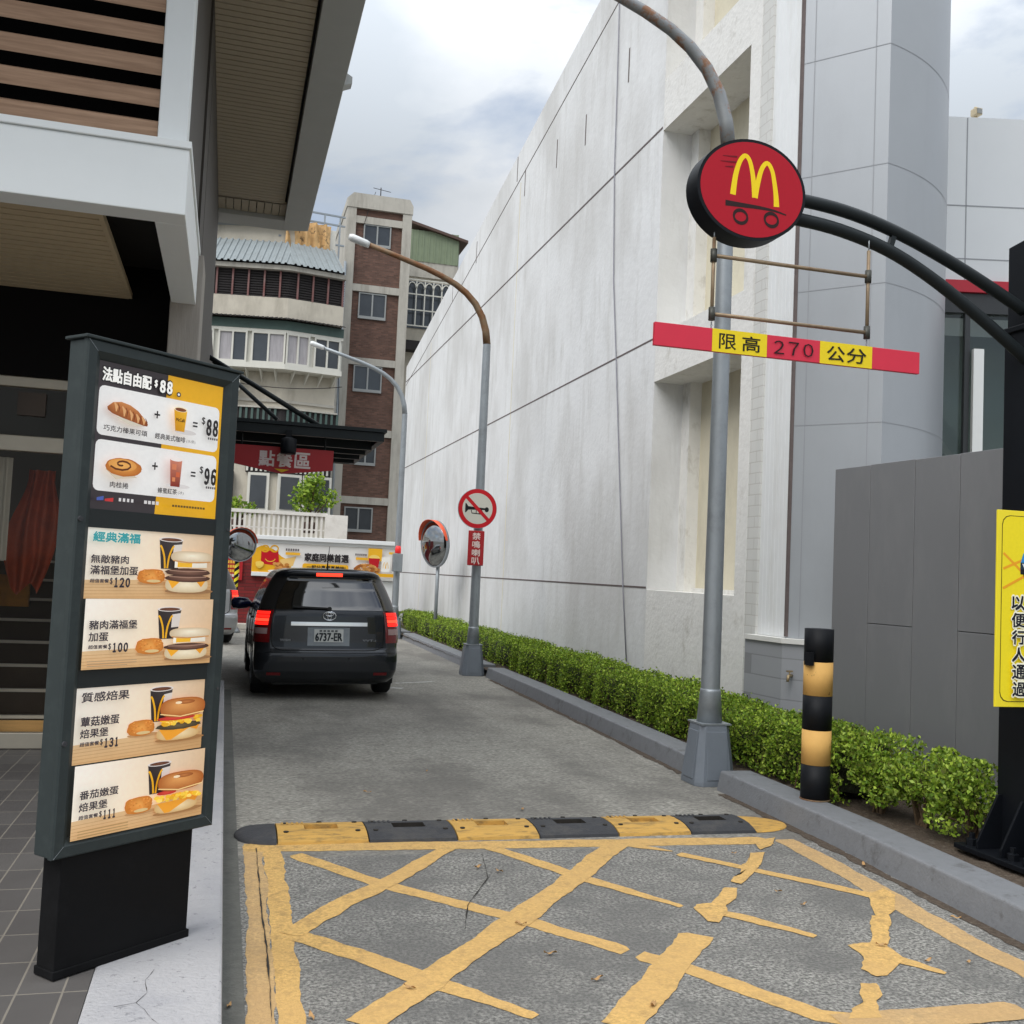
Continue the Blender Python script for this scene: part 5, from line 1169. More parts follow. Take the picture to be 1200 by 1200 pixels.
for k in range(9): a.ell(.04+.035*rg.random(), .66+.16*rg.random(), .018, .07, (240, 206, 96), n=8)
a.ell(.19, .95, .08, .05, (238, 236, 230))
for k in range(6): a.rect(.225+.016*k, .236+.016*k, .16, .24, (96, 90, 92)); a.rect(.71+.014*k, .72+.014*k, .22, .29, (96, 90, 92))
a.rrect(.225, .325, .29, .38, .01, (232, 176, 50)); a.rrect(.715, .80, .35, .44, .01, (232, 176, 50))
a.text('家庭同樂首選', .355, .665, .28, .56, (44, 40, 42), .035); a.rrect(.345, .665, .64, .87, .05, (232, 176, 40)); a.text('一起分享成真美味!', .375, .645, .69, .82, (60, 46, 30), .03)
a.rect(.80, .90, .02, .45, (234, 178, 44)); a.ell(.845, .36, .04, .12, (240, 208, 110)); a.shape([(.805, .36), (.885, .36), (.875, .72), (.815, .72)], (186, 30, 40))
for k in range(75):
    t = rg.random(); w = .13*math.sqrt(1-t); a.ell(.79+w*(2*rg.random()-1), .95-.36*t, .013, .05, rg.choice([(206, 146, 78), (184, 118, 54), (224, 170, 104), (160, 96, 44)]), n=8)
a.rrect(.895, .955, .30, .82, .02, (238, 236, 230)); arch(a, .905, .945, .48, .70, (232, 176, 40)); a.rect(.86, 1, .88, 1, (230, 172, 36)); a.rect(.945, 1.0, .12, .2, (234, 186, 60))
a.build('print', bn)
rn = thing('notice_board', 'small red notice with yellow text on the brick wall behind the striped post', 'sign', (.25, 26, 1.3))
b = MB(); b.box(-.05, .42, 26.0, 26.045, 1.18, 1.70); b.build('panel', 'sign_red_dull', rn)
a = Art((-.05, 26.0, 1.18), (1, 0, 0), (0, 0, 1), (0, -1, 0)).frame(0, .47, 0, .52)
for r_i, n in enumerate((5, 4, 6, 6)):
    for k in range(n): a.rect(.10+.13*k, .20+.13*k, .10+.21*r_i, .23+.21*r_i, (224, 178, 70) if r_i < 3 else (226, 210, 200))
a.build('lettering', rn)
bl = thing('balustrade', 'white railing of upright slats above the far brick wall', 'balustrade', (1.2, 27.4, 2.2))
MB().box(-4, 3.05, 27.25, 27.6, 0, 2.28).build('base_wall', 'white_paint', bl)
b = MB(); x = -4
while x < 2.45: b.box(x, x+.060, 27.34, 27.40, 2.28, 2.90); x += .122
b.build('upright', 'white_paint', bl); b = MB(); b.box(-4, 2.52, 27.31, 27.43, 2.9, 2.99); b.box(2.46, 3.05, 27.30, 27.44, 2.28, 2.96); b.box(-4, 2.46, 27.36, 27.40, 2.52, 2.56); b.build('rail', 'white_paint', bl)

def plant(name, label, x, y, z, rad, h, n, cols):
    t = thing(name, label, 'plant', (x, y, z)); pts = []; b = MB()
    for k in range(9):
        c = np.array([x+rad*random.uniform(-.7, .7), y+.3*random.uniform(-1, 1), z+h*random.uniform(.35, .95)]); m = n//9
        d = RNG.normal(size=(m, 3)); d /= np.linalg.norm(d, axis=1)[:, None]; pts.append(c+d*(rad*.42*RNG.random(m)**.5)[:, None]); b.tube([(x, y, z), tuple(c)], [.025, .012], 5, cap=False)
    leaves('foliage', np.concatenate(pts), .12, cols, t); b.each('stem', 'twig', t)
    MB().lathe([(.15, 0), (.19, .28), (.17, .29)], (x, y, z-.28), 14).build('pot', 'roof_brown', t)
p = AY(352, 600, 27.9); plant('potted_shrub', 'leafy green shrub above the white railing at right', p.x+.25, 27.9, 2.75, .72, 1.35, 900, GREENS[:4])
p = AY(280, 600, 27.9); plant('potted_plant', 'low bright green plant behind the white railing at left', p.x, 27.9, 2.72, .45, .6, 420, GREENS)

# ================================================================== FAR END: cream apartment house
ca = thing('apartment_house', 'old cream apartment house with enclosed balconies and a light blue metal roof', 'building', (1.6, 38, 0))
AP = Vector((1.6, 37.3)); dl = Vector((-math.cos(R(11)), math.sin(R(11)))); dr = Vector((math.cos(R(11)), math.sin(R(11))))
LL, LR = 7.5, 1.92
def bp(side, s, out_, z):        # place on the left or right facet of the bent front
    d = dl if side < 0 else dr; nrm = Vector((dl.y*-1, dl.x)) if side < 0 else Vector((dr.y, -dr.x))
    if nrm.y > 0: nrm = -nrm
    v = AP+d*s+nrm*out_; return (v.x, v.y, z)
def band(mb, z0, z1, out_, thick=.25, s0=0, s1=None, sides=(-1, 1)):
    for sd2 in sides:
        L = s1 if s1 is not None else (LL if sd2 < 0 else LR)
        # mitre at the apex
        k = math.tan(R(11))
        a0, a1 = (s0-out_*k, s0-(out_-thick)*k) if s0 == 0 else (s0, s0)
        mb.prism([bp(sd2, a0, out_, z0), bp(sd2, L, out_, z0), bp(sd2, L, out_-thick, z0), bp(sd2, a1, out_-thick, z0)], (0, 0, z1-z0))
b = MB(); band(b, 0, 8.45, 0, 3); b.build('lower_wall', 'cream_wall', ca)
b = MB(); band(b, 10.24, 10.98, .55, .3); b.build('balcony_wall', 'cream_wall', ca)
b = MB(); band(b, 8.45, 12.3, .42, 2.0); b.build('recess_wall', 'grille_dark', ca)
# dark slatted balcony screens with red uprights
b = MB(); b2 = MB()
for sd2, L in ((-1, LL), (1, LR)):
    s = .18
    while s < L: b2.prism([bp(sd2, s, .56, 10.98), bp(sd2, s+.06, .56, 10.98), bp(sd2, s+.06, .5, 10.98), bp(sd2, s, .5, 10.98)], (0, 0, 1.0)); s += .55
for k in range(11):
    z = 11.0+.09*k; band(b, z, z+.045, .5, .03)
b.build('balcony_screen', 'grille_dark', ca); b2.each('screen_upright', 'grille_red', ca)
# corrugated roof: ribbed sheets
def corr(name, m, o0, z0, o1, z1, pitch=.16, th=.03):
    b = MB()
    for sd2, L in ((-1, LL), (1, LR)):
        s = -o0*math.tan(R(11))+.01
        while s < L-.1:
            q5 = lambda ds: (bp(sd2, s+ds, o0, z0), bp(sd2, s+ds, (ot := min(o0, max(o1, -(s+ds)/math.tan(R(11))))), z0+(z1-z0)*(o0-ot)/(o0-o1)))
            up = Vector((0, 0, th)); A = [q5(pitch*k) for k in (0, .5, .62, .88, 1)]
            lo = [Vector(p[0])+(up if k in (2, 3) else Vector()) for k, p in enumerate(A)]; hi = [Vector(p[1])+(up if k in (2, 3) else Vector()) for k, p in enumerate(A)]
            b.add(lo+hi, [(k, k+1, 6+k, 5+k) for k in range(4)])
            s += pitch
    return b.build(name, m, ca)
corr('metal_roof', 'roof_blue', .85, 12.12, -.7, 13.35, .22, .05)
b = MB(); band(b, 11.94, 12.10, .72, .3); b.build('eave_board', 'tower_concrete', ca)
corr('awning', 'grille_dark', 1.05, 10.12, .55, 10.26, .16)
b = MB(); band(b, 9.80, 10.12, .74, .05); b.build('awning_panel', 'awning_green', ca)
# row of white windows with curtains
wb = MB(); band(wb, 8.42, 8.60, .72, .7); band(wb, 9.70, 9.80, .72, .7); band(wb, 8.60, 9.70, .61, .1); wb.build('window_box', 'window_white', ca)
for sd2, spans in ((-1, ((-.12, 1.05), (1.2, 2.2), (2.35, 3.4), (3.6, 4.7))), (1, ((-.12, .72), (.88, 1.84)))):
    for i, (s0, s1) in enumerate(spans):
        fb = MB(); t_ = .06
        for a0, a1, z0, z1 in ((s0, s1, 8.60, 8.66), (s0, s1, 9.64, 9.70), (s0, s0+t_, 8.66, 9.64), (s1-t_, s1, 8.66, 9.64), ((s0+s1)/2-.03, (s0+s1)/2+.03, 8.66, 9.64)):
            fb.prism([bp(sd2, a0, .72, z0), bp(sd2, a1, .72, z0), bp(sd2, a1, .62, z0), bp(sd2, a0, .62, z0)], (0, 0, z1-z0))
        fo = fb.build('window', 'window_white', ca)
        for j, (a0, a1) in enumerate(((s0+t_, (s0+s1)/2-.03), ((s0+s1)/2+.03, s1-t_))):
            pn = MB(); pn.prism([bp(sd2, a0, .66, 8.66), bp(sd2, a1, .66, 8.66), bp(sd2, a1, .64, 8.66), bp(sd2, a0, .64, 8.66)], (0, 0, .98))
            pn.build('pane', 'pane_curtain' if (sd2 < 0 and (i+j) % 2 == 0) or (sd2 > 0 and i == 0) else 'pane_dark', fo)
b = MB()
for sd2, L in ((-1, LL), (1, LR)):
    s = .25
    while s < L: b.prism([bp(sd2, s, .66, 8.42), bp(sd2, s, 0.0, 8.42), bp(sd2, s, 0.0, 8.05)], (.04, 0, 0)); s += .5
b.each('bracket', 'window_white', ca)
b = MB(); band(b, 7.34, 7.44, .06, .05); band(b, 7.06, 7.12, .45, .45); b.build('string_course', 'tower_concrete', ca)
b = MB(); s = 0
for sd2, L in ((-1, 5.0), (1, LR)):
    s = .1
    while s < L: b.prism([bp(sd2, s, .42, 6.46), bp(sd2, s+.08, .42, 6.46), bp(sd2, s+.08, .38, 6.46), bp(sd2, s, .38, 6.46)], (0, 0, .6)); s += .2
b.each('balcony_slat', 'awning_green', ca)
b = MB(); band(b, 6.3, 7.05, .36, .1); b.build('balcony_back', 'grille_dark', ca)
# entrance storey with grilles over pale doors
b = MB(); band(b, 4.8, 5.35, .12, .1, .0, 1.9, (1,)); band(b, 4.8, 5.35, .12, .1, 0, 1.1, (-1,))
for k in range(18): 
    s = -1.0+.16*k; sd2 = -1 if s < 0 else 1; b.prism([bp(sd2, abs(s), .18, 4.85), bp(sd2, abs(s)+.07, .18, 4.85), bp(sd2, abs(s)+.07, .13, 4.85), bp(sd2, abs(s), .13, 4.85)], (0, 0, .45), 1)
b.build('transom_grille', ['grille_dark', 'window_white'], ca)
for sd2, s0, s1 in ((-1, .35, .9), (1, .1, .75), (1, 1.0, 1.85)):
    fb = MB(); fb.prism([bp(sd2, s0-.1, .14, 3.4), bp(sd2, s1+.1, .14, 3.4), bp(sd2, s1+.1, .02, 3.4), bp(sd2, s0-.1, .02, 3.4)], (0, 0, 1.4)); fo = fb.build('door', 'window_white', ca)
    pn = MB(); pn.prism([bp(sd2, s0, .17, 3.55), bp(sd2, s1, .17, 3.55), bp(sd2, s1, .145, 3.55), bp(sd2, s0, .145, 3.55)], (0, 0, 1.15)); pn.build('pane', 'pane_dark', fo)
fb = MB(); fb.prism([bp(-1, 1.5, .3, 3.7), bp(-1, 2.6, .3, 3.7), bp(-1, 2.6, .05, 3.7), bp(-1, 1.5, .05, 3.7)], (0, 0, 1.1)); fo = fb.build('window', 'grille_dark', ca)
b = MB()
for k in range(7): b.prism([bp(-1, 1.5, .33, 3.75+.16*k), bp(-1, 2.6, .33, 3.75+.16*k), bp(-1, 2.6, .305, 3.75+.16*k), bp(-1, 1.5, .305, 3.75+.16*k)], (0, 0, .03))
b.build('window_grille', 'window_alu', fo)
# rooftop: set-back loft and tarpaulin on a frame
b = MB(); b.prism([bp(-1, 0, -1.0, 12.8), bp(-1, 7, -1.0, 12.8), bp(-1, 7, -2.5, 12.8), bp(-1, 0, -2.5, 12.8)], (0, 0, 1.25)); b.build('loft_wall', 'cream_wall', ca)
b = MB(); b.prism([bp(-1, -.1, -.7, 14.05), bp(-1, 7, -.7, 13.8), bp(-1, 7, -2.8, 13.8), bp(-1, -.1, -2.8, 14.05)], (0, 0, .16)); b.build('loft_roof', 'bluegrey_metal', ca)
b = MB(); n = 26; vs = []
for j in range(7):
    for i in range(n+1):
        s = 1.72*i/n; v = Vector(bp(1, s, -.95+.10*math.sin(i*1.1+j*.4)+.05*math.sin(i*2.3), 13.35+1.0*j/6-(.12*abs(math.sin(i*.5)) if j == 0 else 0))); vs.append(tuple(v))
b.add(vs, [(j*(n+1)+i, j*(n+1)+i+1, (j+1)*(n+1)+i+1, (j+1)*(n+1)+i) for j in range(6) for i in range(n)], 0, True); b.build('tarpaulin', 'tarp', ca)
b = MB()
for z in (13.7, 14.45, 14.8): b.beam(bp(1, -.2, -1.15, z), bp(1, 2.3, -1.15, z+.05), .06, .06)
for s in (.1, .8, 1.5, 2.1): b.beam(bp(1, s, -1.15, 13.2), bp(1, s, -1.15, 14.8), .06, .06, (0, 1, 0))
b.each('roof_frame', 'bluegrey_metal', ca)
MB().prism([bp(1, 1.55, -1.1, 13.3), bp(1, 1.95, -1.1, 13.3), bp(1, 1.95, -1.6, 13.3), bp(1, 1.55, -1.6, 13.3)], (0, 0, .95)).build('water_tank', 'window_white', ca)

# ================================================================== FAR END: brown brick stair tower and its rear block
tw = thing('brick_tower', 'narrow brown brick stair tower with pale concrete bands', 'building', (5, 40, 0))
tx0, tx1, ty0, ty1 = 3.80, 6.36, 40.0, 44.6
b = MB(); b.box(tx0+.34, tx1-.34, ty0+.12, ty1-.2, 0, 16.0); b.build('brick_infill', 'brick_brown', tw)
b = MB(); b.box(tx0, tx0+.36, ty0, ty1, 0, 15.72); b.box(tx1-.36, tx1, ty0, ty1, 0, 15.72)
for z in [AY(432, y, 40).z for y in (258, 338, 424, 507, 587)]+[1.2]: b.box(tx0+.361, tx1-.361, ty0+.02, ty0+.3, z-.14, z+.14)
b.box(tx0-.03, tx1+.03, ty0-.03, ty1, 15.72, 16.05); b.prism([(tx0-.03, ty0-.03, 16.05), (tx1+.03, ty0-.03, 16.05), (tx1-.12, ty0-.03, 16.3), (tx0+.22, ty0-.03, 16.3)], (0, ty1-ty0, 0))
b.build('concrete_frame', 'tower_concrete', tw)
for z0 in (13.25, 9.55+.75, 7.0+.4, 4.35+.0, 3.6-1.55):
    pass
for (pxa, pya, pxb, pyb) in ((428, 264, 456, 289), (422, 344, 450, 373), (416, 429, 445, 458), (418, 520, 438, 543), (405, 595, 434, 621)):
    p0, p1 = AY(pxa, pya, ty0+.1), AY(pxb, pyb, ty0+.1); xa, xb2, za, zb = p0.x, p1.x, p1.z, p0.z; f = MB(); w = .05
    f.box(xa-w, xb2+w, ty0+.04, ty0+.12, za-w-.06, za); f.box(xa-w, xb2+w, ty0+.05, ty0+.12, zb, zb+w); f.box(xa-w, xa, ty0+.05, ty0+.12, za, zb); f.box(xb2, xb2+w, ty0+.05, ty0+.12, za, zb); xm = (xa+xb2)/2; f.box(xm-.03, xm+.03, ty0+.05, ty0+.12, za, zb)
    fo = f.build('window', 'window_alu', tw); MB().box(xa, xm-.03, ty0+.09, ty0+.118, za, zb).build('pane', 'pane_dark', fo); MB().box(xm+.03, xb2, ty0+.09, ty0+.118, za, zb).build('pane', 'pane_dark', fo)
MB().tube([(tx1+.02, 40.5, 13.2), (tx1+.1, 41.6, 12.9), (tx1+.08, 42.0, 12.0), (tx1+.08, 43, 11.8)], .03, 6).build('cable', 'grille_dark', tw)
b = MB(); b.tube([(5.1, 40.3, 16.3), (5.1, 40.3, 16.75)], .02, 6); b.tube([(4.8, 40.3, 16.7), (5.5, 40.3, 16.62)], .012, 5); b.tube([(4.9, 40.3, 16.55), (4.6, 40.0, 15.6), (4.45, 39.97, 15.0)], .012, 5); b.build('aerial', 'grille_dark', tw)
b = MB(); b.tube([(tx0+.02, ty0-.06, 0), (tx0+.02, ty0-.06, 13.5)], .05, 8); b.build('drainpipe', 'bluegrey_metal', tw)
rk = thing('rear_block', 'weathered concrete flats behind the tower with a green rooftop shed', 'building', (8, 45, 0))
MB().box(6.4, 9.4, 44.7, 52, 0, 14.6).build('wall', 'cream_wall', rk)
MB().box(6.9, 9.3, 44.62, 47, 14.6, 15.3).build('parapet', 'tower_concrete', rk)
b = MB(); x = 6.9
while x < 9.15: b.box(x, x+.2, 44.60, 44.65, 15.3, 16.7); b.box(x+.2, x+.26, 44.57, 44.62, 15.3, 16.7); x += .26
b.box(6.9, 9.3, 44.66, 47, 15.3, 16.55); b.build('shed_wall', 'roof_green', rk)
b = MB(); b.prism([(6.8, 44.4, 17.1), (9.65, 44.4, 16.45), (9.65, 44.4, 16.33), (6.8, 44.4, 16.98)], (0, 3, 0)); b.build('shed_roof', 'roof_brown', rk)
b = MB()
for k in range(6): b.box(7.0+.38*k, 7.05+.38*k, 44.3, 44.35, 12.3, 14.4)
for z in (12.3, 13.0, 13.7, 14.35): b.box(7.0, 8.95, 44.29, 44.34, z, z+.05)
for k in range(5):
    c = 7.21+.38*k; b.tube([(c+.17*math.cos(t), 44.3, 14.0+.25*math.sin(t)) for t in [math.pi*j/8 for j in range(9)]], .025, 5)
b.build('window_cage', 'window_white', rk)
MB().box(7.0, 8.95, 44.66, 44.69, 12.3, 14.4).build('window', 'pane_dark', rk)
MB().box(6.7, 8.4, 44.0, 44.7, 11.2, 11.6).build('canopy', 'grille_dark', rk)

for i, (x, z) in enumerate(((3.0, 5.5), (-.2, 7.6))):
    v = Vector(bp(1 if x > 1.6 else -1, abs(x-1.6), .45, z)); ac = MB(); ac.box(v.x-.38, v.x+.38, v.y-.15, v.y+.2, z, z+.52); ao = ac.build('air_conditioner', 'window_white', ca, .02)
    fa_ = MB(); fa_.lathe([(.19, -.0), (.19, .01)], (0, 0, 0), 18); fa_.v = [(v.x-.1+p[0], v.y-.155-p[2], z+.26+p[1]) for p in fa_.v]; fa_.build('fan_grille', 'grille_dark', ao)
for pts in ([(-.6, 36.9, 5.6), (1.5, 36.4, 5.25), (3.7, 37.0, 5.7)], [(3.75, 39.9, 9.2), (3.72, 38, 8.2), (3.6, 37.2, 6.0)], [(-.6, 36.8, 7.9), (1.6, 36.4, 7.55), (3.7, 37.3, 8.1)]):
    Q = smooth3 = [Vector(pts[0]).lerp(Vector(pts[1]), t).lerp(Vector(pts[1]).lerp(Vector(pts[2]), t), t) for t in [j/12 for j in range(13)]]
    MB().tube(Q, .014, 5).build('cable', 'grille_dark', ca)
# ================================================================== CARS
ZL = [.20, .26, .34, .46, .54, .58, .61, .70, .82, .92, 1.03, 1.09, 1.20, 1.33, 1.44, 1.485, 1.52, 1.55, 1.572, 1.582, 1.588]
HW = [.76, .81, .838, .846, .845, .843, .842, .846, .842, .832, .815, .80, .765, .715, .665, .645, .62, .57, .48, .34, .12]
YR = [.12, .04, .005, .0, .0, .012, .040, .050, .055, .060, .068, .085, .145, .215, .262, .255, .225, .235, .30, .46, .85]
YF = [4.38, 4.48, 4.53, 4.55, 4.55, 4.55, 4.54, 4.50, 4.36, 3.95, 3.40, 3.22, 2.98, 2.70, 2.42, 2.28, 2.12, 1.95, 1.75, 1.55, 1.2]
def car_row(z):
    return float(np.interp(z, ZL, HW)), float(np.interp(z, ZL, YR)), float(np.interp(z, ZL, YF))
RS = [(k/14, 0) for k in range(15)]
def half_loop(z, nrear=22, ncor=10, nside=34):
    hw, yr, yf = car_row(z); L = yf-yr; rc = min(.20, hw*.5, L*.3); rf = min(.50, hw*.7, L*.35); pts = []
    bow = lambda x: .055*(x/max(hw, .01))**2
    for k in range(nrear): x = (hw-rc)*k/nrear; pts.append((x, yr+bow(x)))
    yb2 = bow(hw-rc)
    for k in range(ncor): a = math.pi/2*k/ncor; pts.append((hw-rc+rc*math.sin(a), yr+yb2+rc-rc*math.cos(a)))
    y0s, y1s = yr+yb2+rc, yf-rf
    for k in range(nside): pts.append((hw, y0s+(y1s-y0s)*k/nside))
    for k in range(ncor): a = math.pi/2*k/ncor; pts.append((hw-rf+rf*math.cos(a), yf-rf+rf*math.sin(a)))
    for k in range(nrear+1): pts.append(((hw-rf)*(1-k/nrear), yf))
    return pts
NREAR, NCOR, NSIDE = 22, 10, 34; NPT = NREAR+NCOR+NSIDE+NCOR+NREAR+1
def rear_pt(x, z, off=.0):
    """a place on the tail, pushed out by off"""
    hw, yr, yf = car_row(z); rc = .20; ax = abs(x); b0 = .055*(min(ax, hw-rc)/hw)**2
    y = yr+b0
    if ax > hw-rc: s = min(1, (ax-hw+rc)/rc); y += rc-rc*math.sqrt(1-s*s)
    return (x, y-off, z)
def make_car(label, paint):
    t = thing('parked_car', label, 'car', (0, 0, 0), local=True)
    t.name = 'car'
    zs = list(np.unique(np.round(np.concatenate([np.arange(.20, 1.54, .02), np.array(ZL[-5:])]), 4)))
    rows = [half_loop(z) for z in zs]
    b = MB(); vs = []; m = 2*NPT-2
    for z, r in zip(zs, rows):
        full = [(x, y, z) for x, y in r]+[(-x, y, z) for x, y in r[-2:0:-1]]; vs += full
    fs = []
    WZ = (( .82, .31), (3.52, .31))
    for i in range(len(zs)-1):
        for k in range(m):
            k2 = (k+1) % m; p = vs[i*m+k]; 
            if abs(p[0]) > .70 and any((p[1]-wy)**2+(p[2]+.01-wr)**2 < .355**2 for wy, wr in WZ): continue
            fs.append((i*m+k, i*m+k2, (i+1)*m+k2, (i+1)*m+k))
    fs.append(tuple((len(zs)-1)*m+k for k in range(m)))
    b.add(vs, fs, 0, True); b.build('body', paint, t)
    bb = MB(); bb.box(-.62, .62, .25, 4.3, .17, .75); bb.box(-.72, .72, 1.3, 3.0, .19, .6); bb.build('underbody', 'car_black', t)
    def patch(name, m_, cols, z0, z1, off=.004, n=14, sides=(1, -1), parent=t, label=None):
        """a skin of the tail or flank between loop columns, lifted off the body"""
        q = MB()
        for sg in sides:
            vv = []
            zz4 = [z0+(z1-z0)*i/n for i in range(n+1)]
            for z in zz4:
                r = half_loop(z); seg = r[cols[0]:cols[1]+1]
                for j, (x, y) in enumerate(seg):
                    a = r[max(cols[0]+j-1, 0)]; c = r[min(cols[0]+j+1, len(r)-1)]; d = Vector((c[0]-a[0], c[1]-a[1])).normalized(); vv.append((sg*(x+d.y*off), y-d.x*off, z))
            w = cols[1]-cols[0]+1
            ff = [(i*w+j, i*w+j+1, (i+1)*w+j+1, (i+1)*w+j) for i in range(n) for j in range(w-1)]
            if sg < 0: ff = [f[::-1] for f in ff]
            q.add(vv, ff, 0, True)
        o = q.build(name, m_, parent)
        if label: o['label'] = label
        return o
    rw = patch('rear_window', 'car_glass', (0, NREAR+9), 1.085, 1.465, .005)
    w = MB(); w.beam(rear_pt(-.42, 1.12, .03), rear_pt(.0, 1.105, .03), .025, .02); w.cyl(rear_pt(0, 1.10, .05), rear_pt(0, 1.10, -.01), .025, 10); w.build('wiper', 'car_black', rw)
    sc0 = NREAR+NCOR
    for c_a, c_b in ((sc0+1, sc0+7), (sc0+8, sc0+16), (sc0+17, sc0+25), (sc0+26, sc0+31)):
        for sg in (1, -1): patch('side_window', 'car_glass', (c_a, c_b), 1.09, 1.43, .004, sides=(sg,))
    q = MB(); vv = []; zr = [1.06+.42*i/10 for i in range(11)]
    for z in zr:
        hw, yr, yf = car_row(z); vv += [(hw*.86*s/6, yf+.006-(.03*(abs(s)/6)**2), z) for s in range(-6, 7)]
    q.add(vv, [(i*13+j+1, i*13+j, (i+1)*13+j, (i+1)*13+j+1) for i in range(10) for j in range(12)], 0, True); q.build('windscreen', 'car_glass', t)
    # tail lamps: lit upper blocks over dark red and clear lower blocks
    for sg in (1, -1):
        tl = patch('tail_light', 'lamp_red', (NREAR+1, sc0+1), .69, 1.075, .010, sides=(sg,))
        for k in range(4): patch('lit_block', 'lamp_lit_core' if k == 1 else 'lamp_lit', (NREAR+2, NREAR+9), .895+.043*k, .930+.043*k, .014, 3, (sg,), tl)
        patch('reverse_lens', 'lamp_clear', (NREAR+2, NREAR+8), .79, .86, .014, 3, (sg,), tl)
    def rpatch(name, m_, x0, x1, z0, z1, off, parent=t, n=10, back=.02):
        q = MB(); vv = []
        for o_ in (off, -back):
            for j in range(3):
                z = z0+(z1-z0)*j/2
                for i in range(n+1): vv.append(rear_pt(x0+(x1-x0)*i/n, z, o_))
        w = n+1; F = 3*w; ff = [(j*w+i, j*w+i+1, (j+1)*w+i+1, (j+1)*w+i) for j in range(2) for i in range(n)]
        ff += [(i+1, i, F+i, F+i+1) for i in range(n)]+[(2*w+i, 2*w+i+1, F+2*w+i+1, F+2*w+i) for i in range(n)]
        ff += [(j*w, (j+1)*w, F+(j+1)*w, F+j*w) for j in range(2)]+[((j+1)*w+n, j*w+n, F+j*w+n, F+(j+1)*w+n) for j in range(2)]
        q.add(vv, ff); return q.build(name, m_, parent)
    rpatch('chrome_strip', 'chrome', -.44, .45, .895, .94, .028)
    rpatch('brake_light', 'lamp_lit_core', -.155, .155, 1.49, 1.53, .012)
    rpatch('spoiler', paint, -.58, .58, 1.475, 1.488, .03)
    rpatch('bumper_reflector', 'lamp_red', -.70, -.54, .30, .335, .010); rpatch('bumper_reflector', 'lamp_red', .54, .70, .30, .335, .010)
    rpatch('plate_recess', 'galv', -.245, .245, .655, .875, .006)
    npl = rpatch('number_plate', 'plate_white', -.17, .17, .70, .855, .018)
    a = Art((0, rear_pt(0, .78, .0)[1]-.021, .70), (1, 0, 0), (0, 0, 1), (0, -1, 0)); a.text('6737-ER', -.158, .158, .112, .015, (40, 46, 50), .025)
    for k in range(5): a.rect(-.11+.045*k, -.08+.045*k, .125, .145, (90, 96, 98))
    a.build('plate_number', npl)
    # trunk seam, bumper line and dark sensor dots
    sm = MB(); pth = []
    pth = [(-.655, z) for z in np.arange(1.07, .68, -.06)]+[(-.64, .65), (-.60, .62), (-.54, .605)]+[(x, .600) for x in np.arange(-.45, .46, .1)]+[(.54, .605), (.60, .62), (.64, .65)]+[(.655, z) for z in np.arange(.70, 1.08, .06)]
    sm.tube([rear_pt(x, z, .003) for x, z in pth], .007, 6, cap=False); sm.build('trunk_seam', 'car_black', t)
    sh_ = MB(); sh_.tube([rear_pt(x, .575-.0*abs(x), .004) for x in np.arange(-.8, .81, .05)], .006, 6, cap=False); sh_.build('bumper_crease', paint, t)
    d = MB()
    for x in (-.29, .24): c = Vector(rear_pt(x, .50, .006)); d.cyl(c, c+Vector((0, .02, 0)), .014, 10)
    d.each('parking_sensor', 'car_black', t)
    # round badge: ring with two crossed ovals
    e = MB(); yb3 = rear_pt(0, 1.02, .012)[1]
    def oval(cx, cz, rx, rz): e.tube([(cx+rx*math.cos(k_), yb3, cz+rz*math.sin(k_)) for k_ in [2*math.pi*j/24 for j in range(25)]], .008, 6, cap=False)
    oval(0, 1.015, .075, .052); oval(0, 1.035, .045, .022); oval(0, 1.010, .022, .044); e.build('badge', 'chrome', t)
    a = Art((0, rear_pt(.5, .7, .006)[1], .70), (1, 0, 0), (0, 0, 1), (0, -1, 0), .002); a.text('WISH', -.56, -.44, .035, .008, (150, 152, 154), .03); a.text('VVT-i', .40, .56, .035, .008, (150, 152, 154), .02); a.build('model_lettering', t)
    ae = MB(); ae.tube([(0, .55, 1.57), (0, .53, 1.62), (0, .36, 1.86)], [.012, .008, .003], 6); ae.build('antenna', 'car_black', t)
    for sg in (1, -1):
        mb2 = MB(); c = Vector((sg*.97, 3.02, 1.04)); mb2.tube([c+Vector((-sg*.16, .02, -.02)), c+Vector((-sg*.10, 0, 0)), c, c+Vector((sg*.09, 0, 0)), c+Vector((sg*.12, 0, 0))], [.03, .075, .09, .08, .03], 12); mb2.build('wing_mirror', 'mirror_blue', t)
        hd_ = MB()
        for y in (1.55, 2.35): hd_.box(sg*.845-.012, sg*.845+.012, y, y+.18, .90, .925)
        hd_.each('door_handle', paint, t)
        ds_ = MB()
        for y in (1.28, 2.12, 3.08): ds_.tube([(sg*(car_row(z)[0]+.001), y, z) for z in np.arange(.36, 1.09, .06)], .005, 5, cap=False)
        ds_.each('door_seam', 'car_black', t)
        hl = MB(); hl.box(sg*.62-.12, sg*.62+.12, 4.30, 4.42, .66, .80); hl.build('headlight', 'lamp_clear', t, .03)
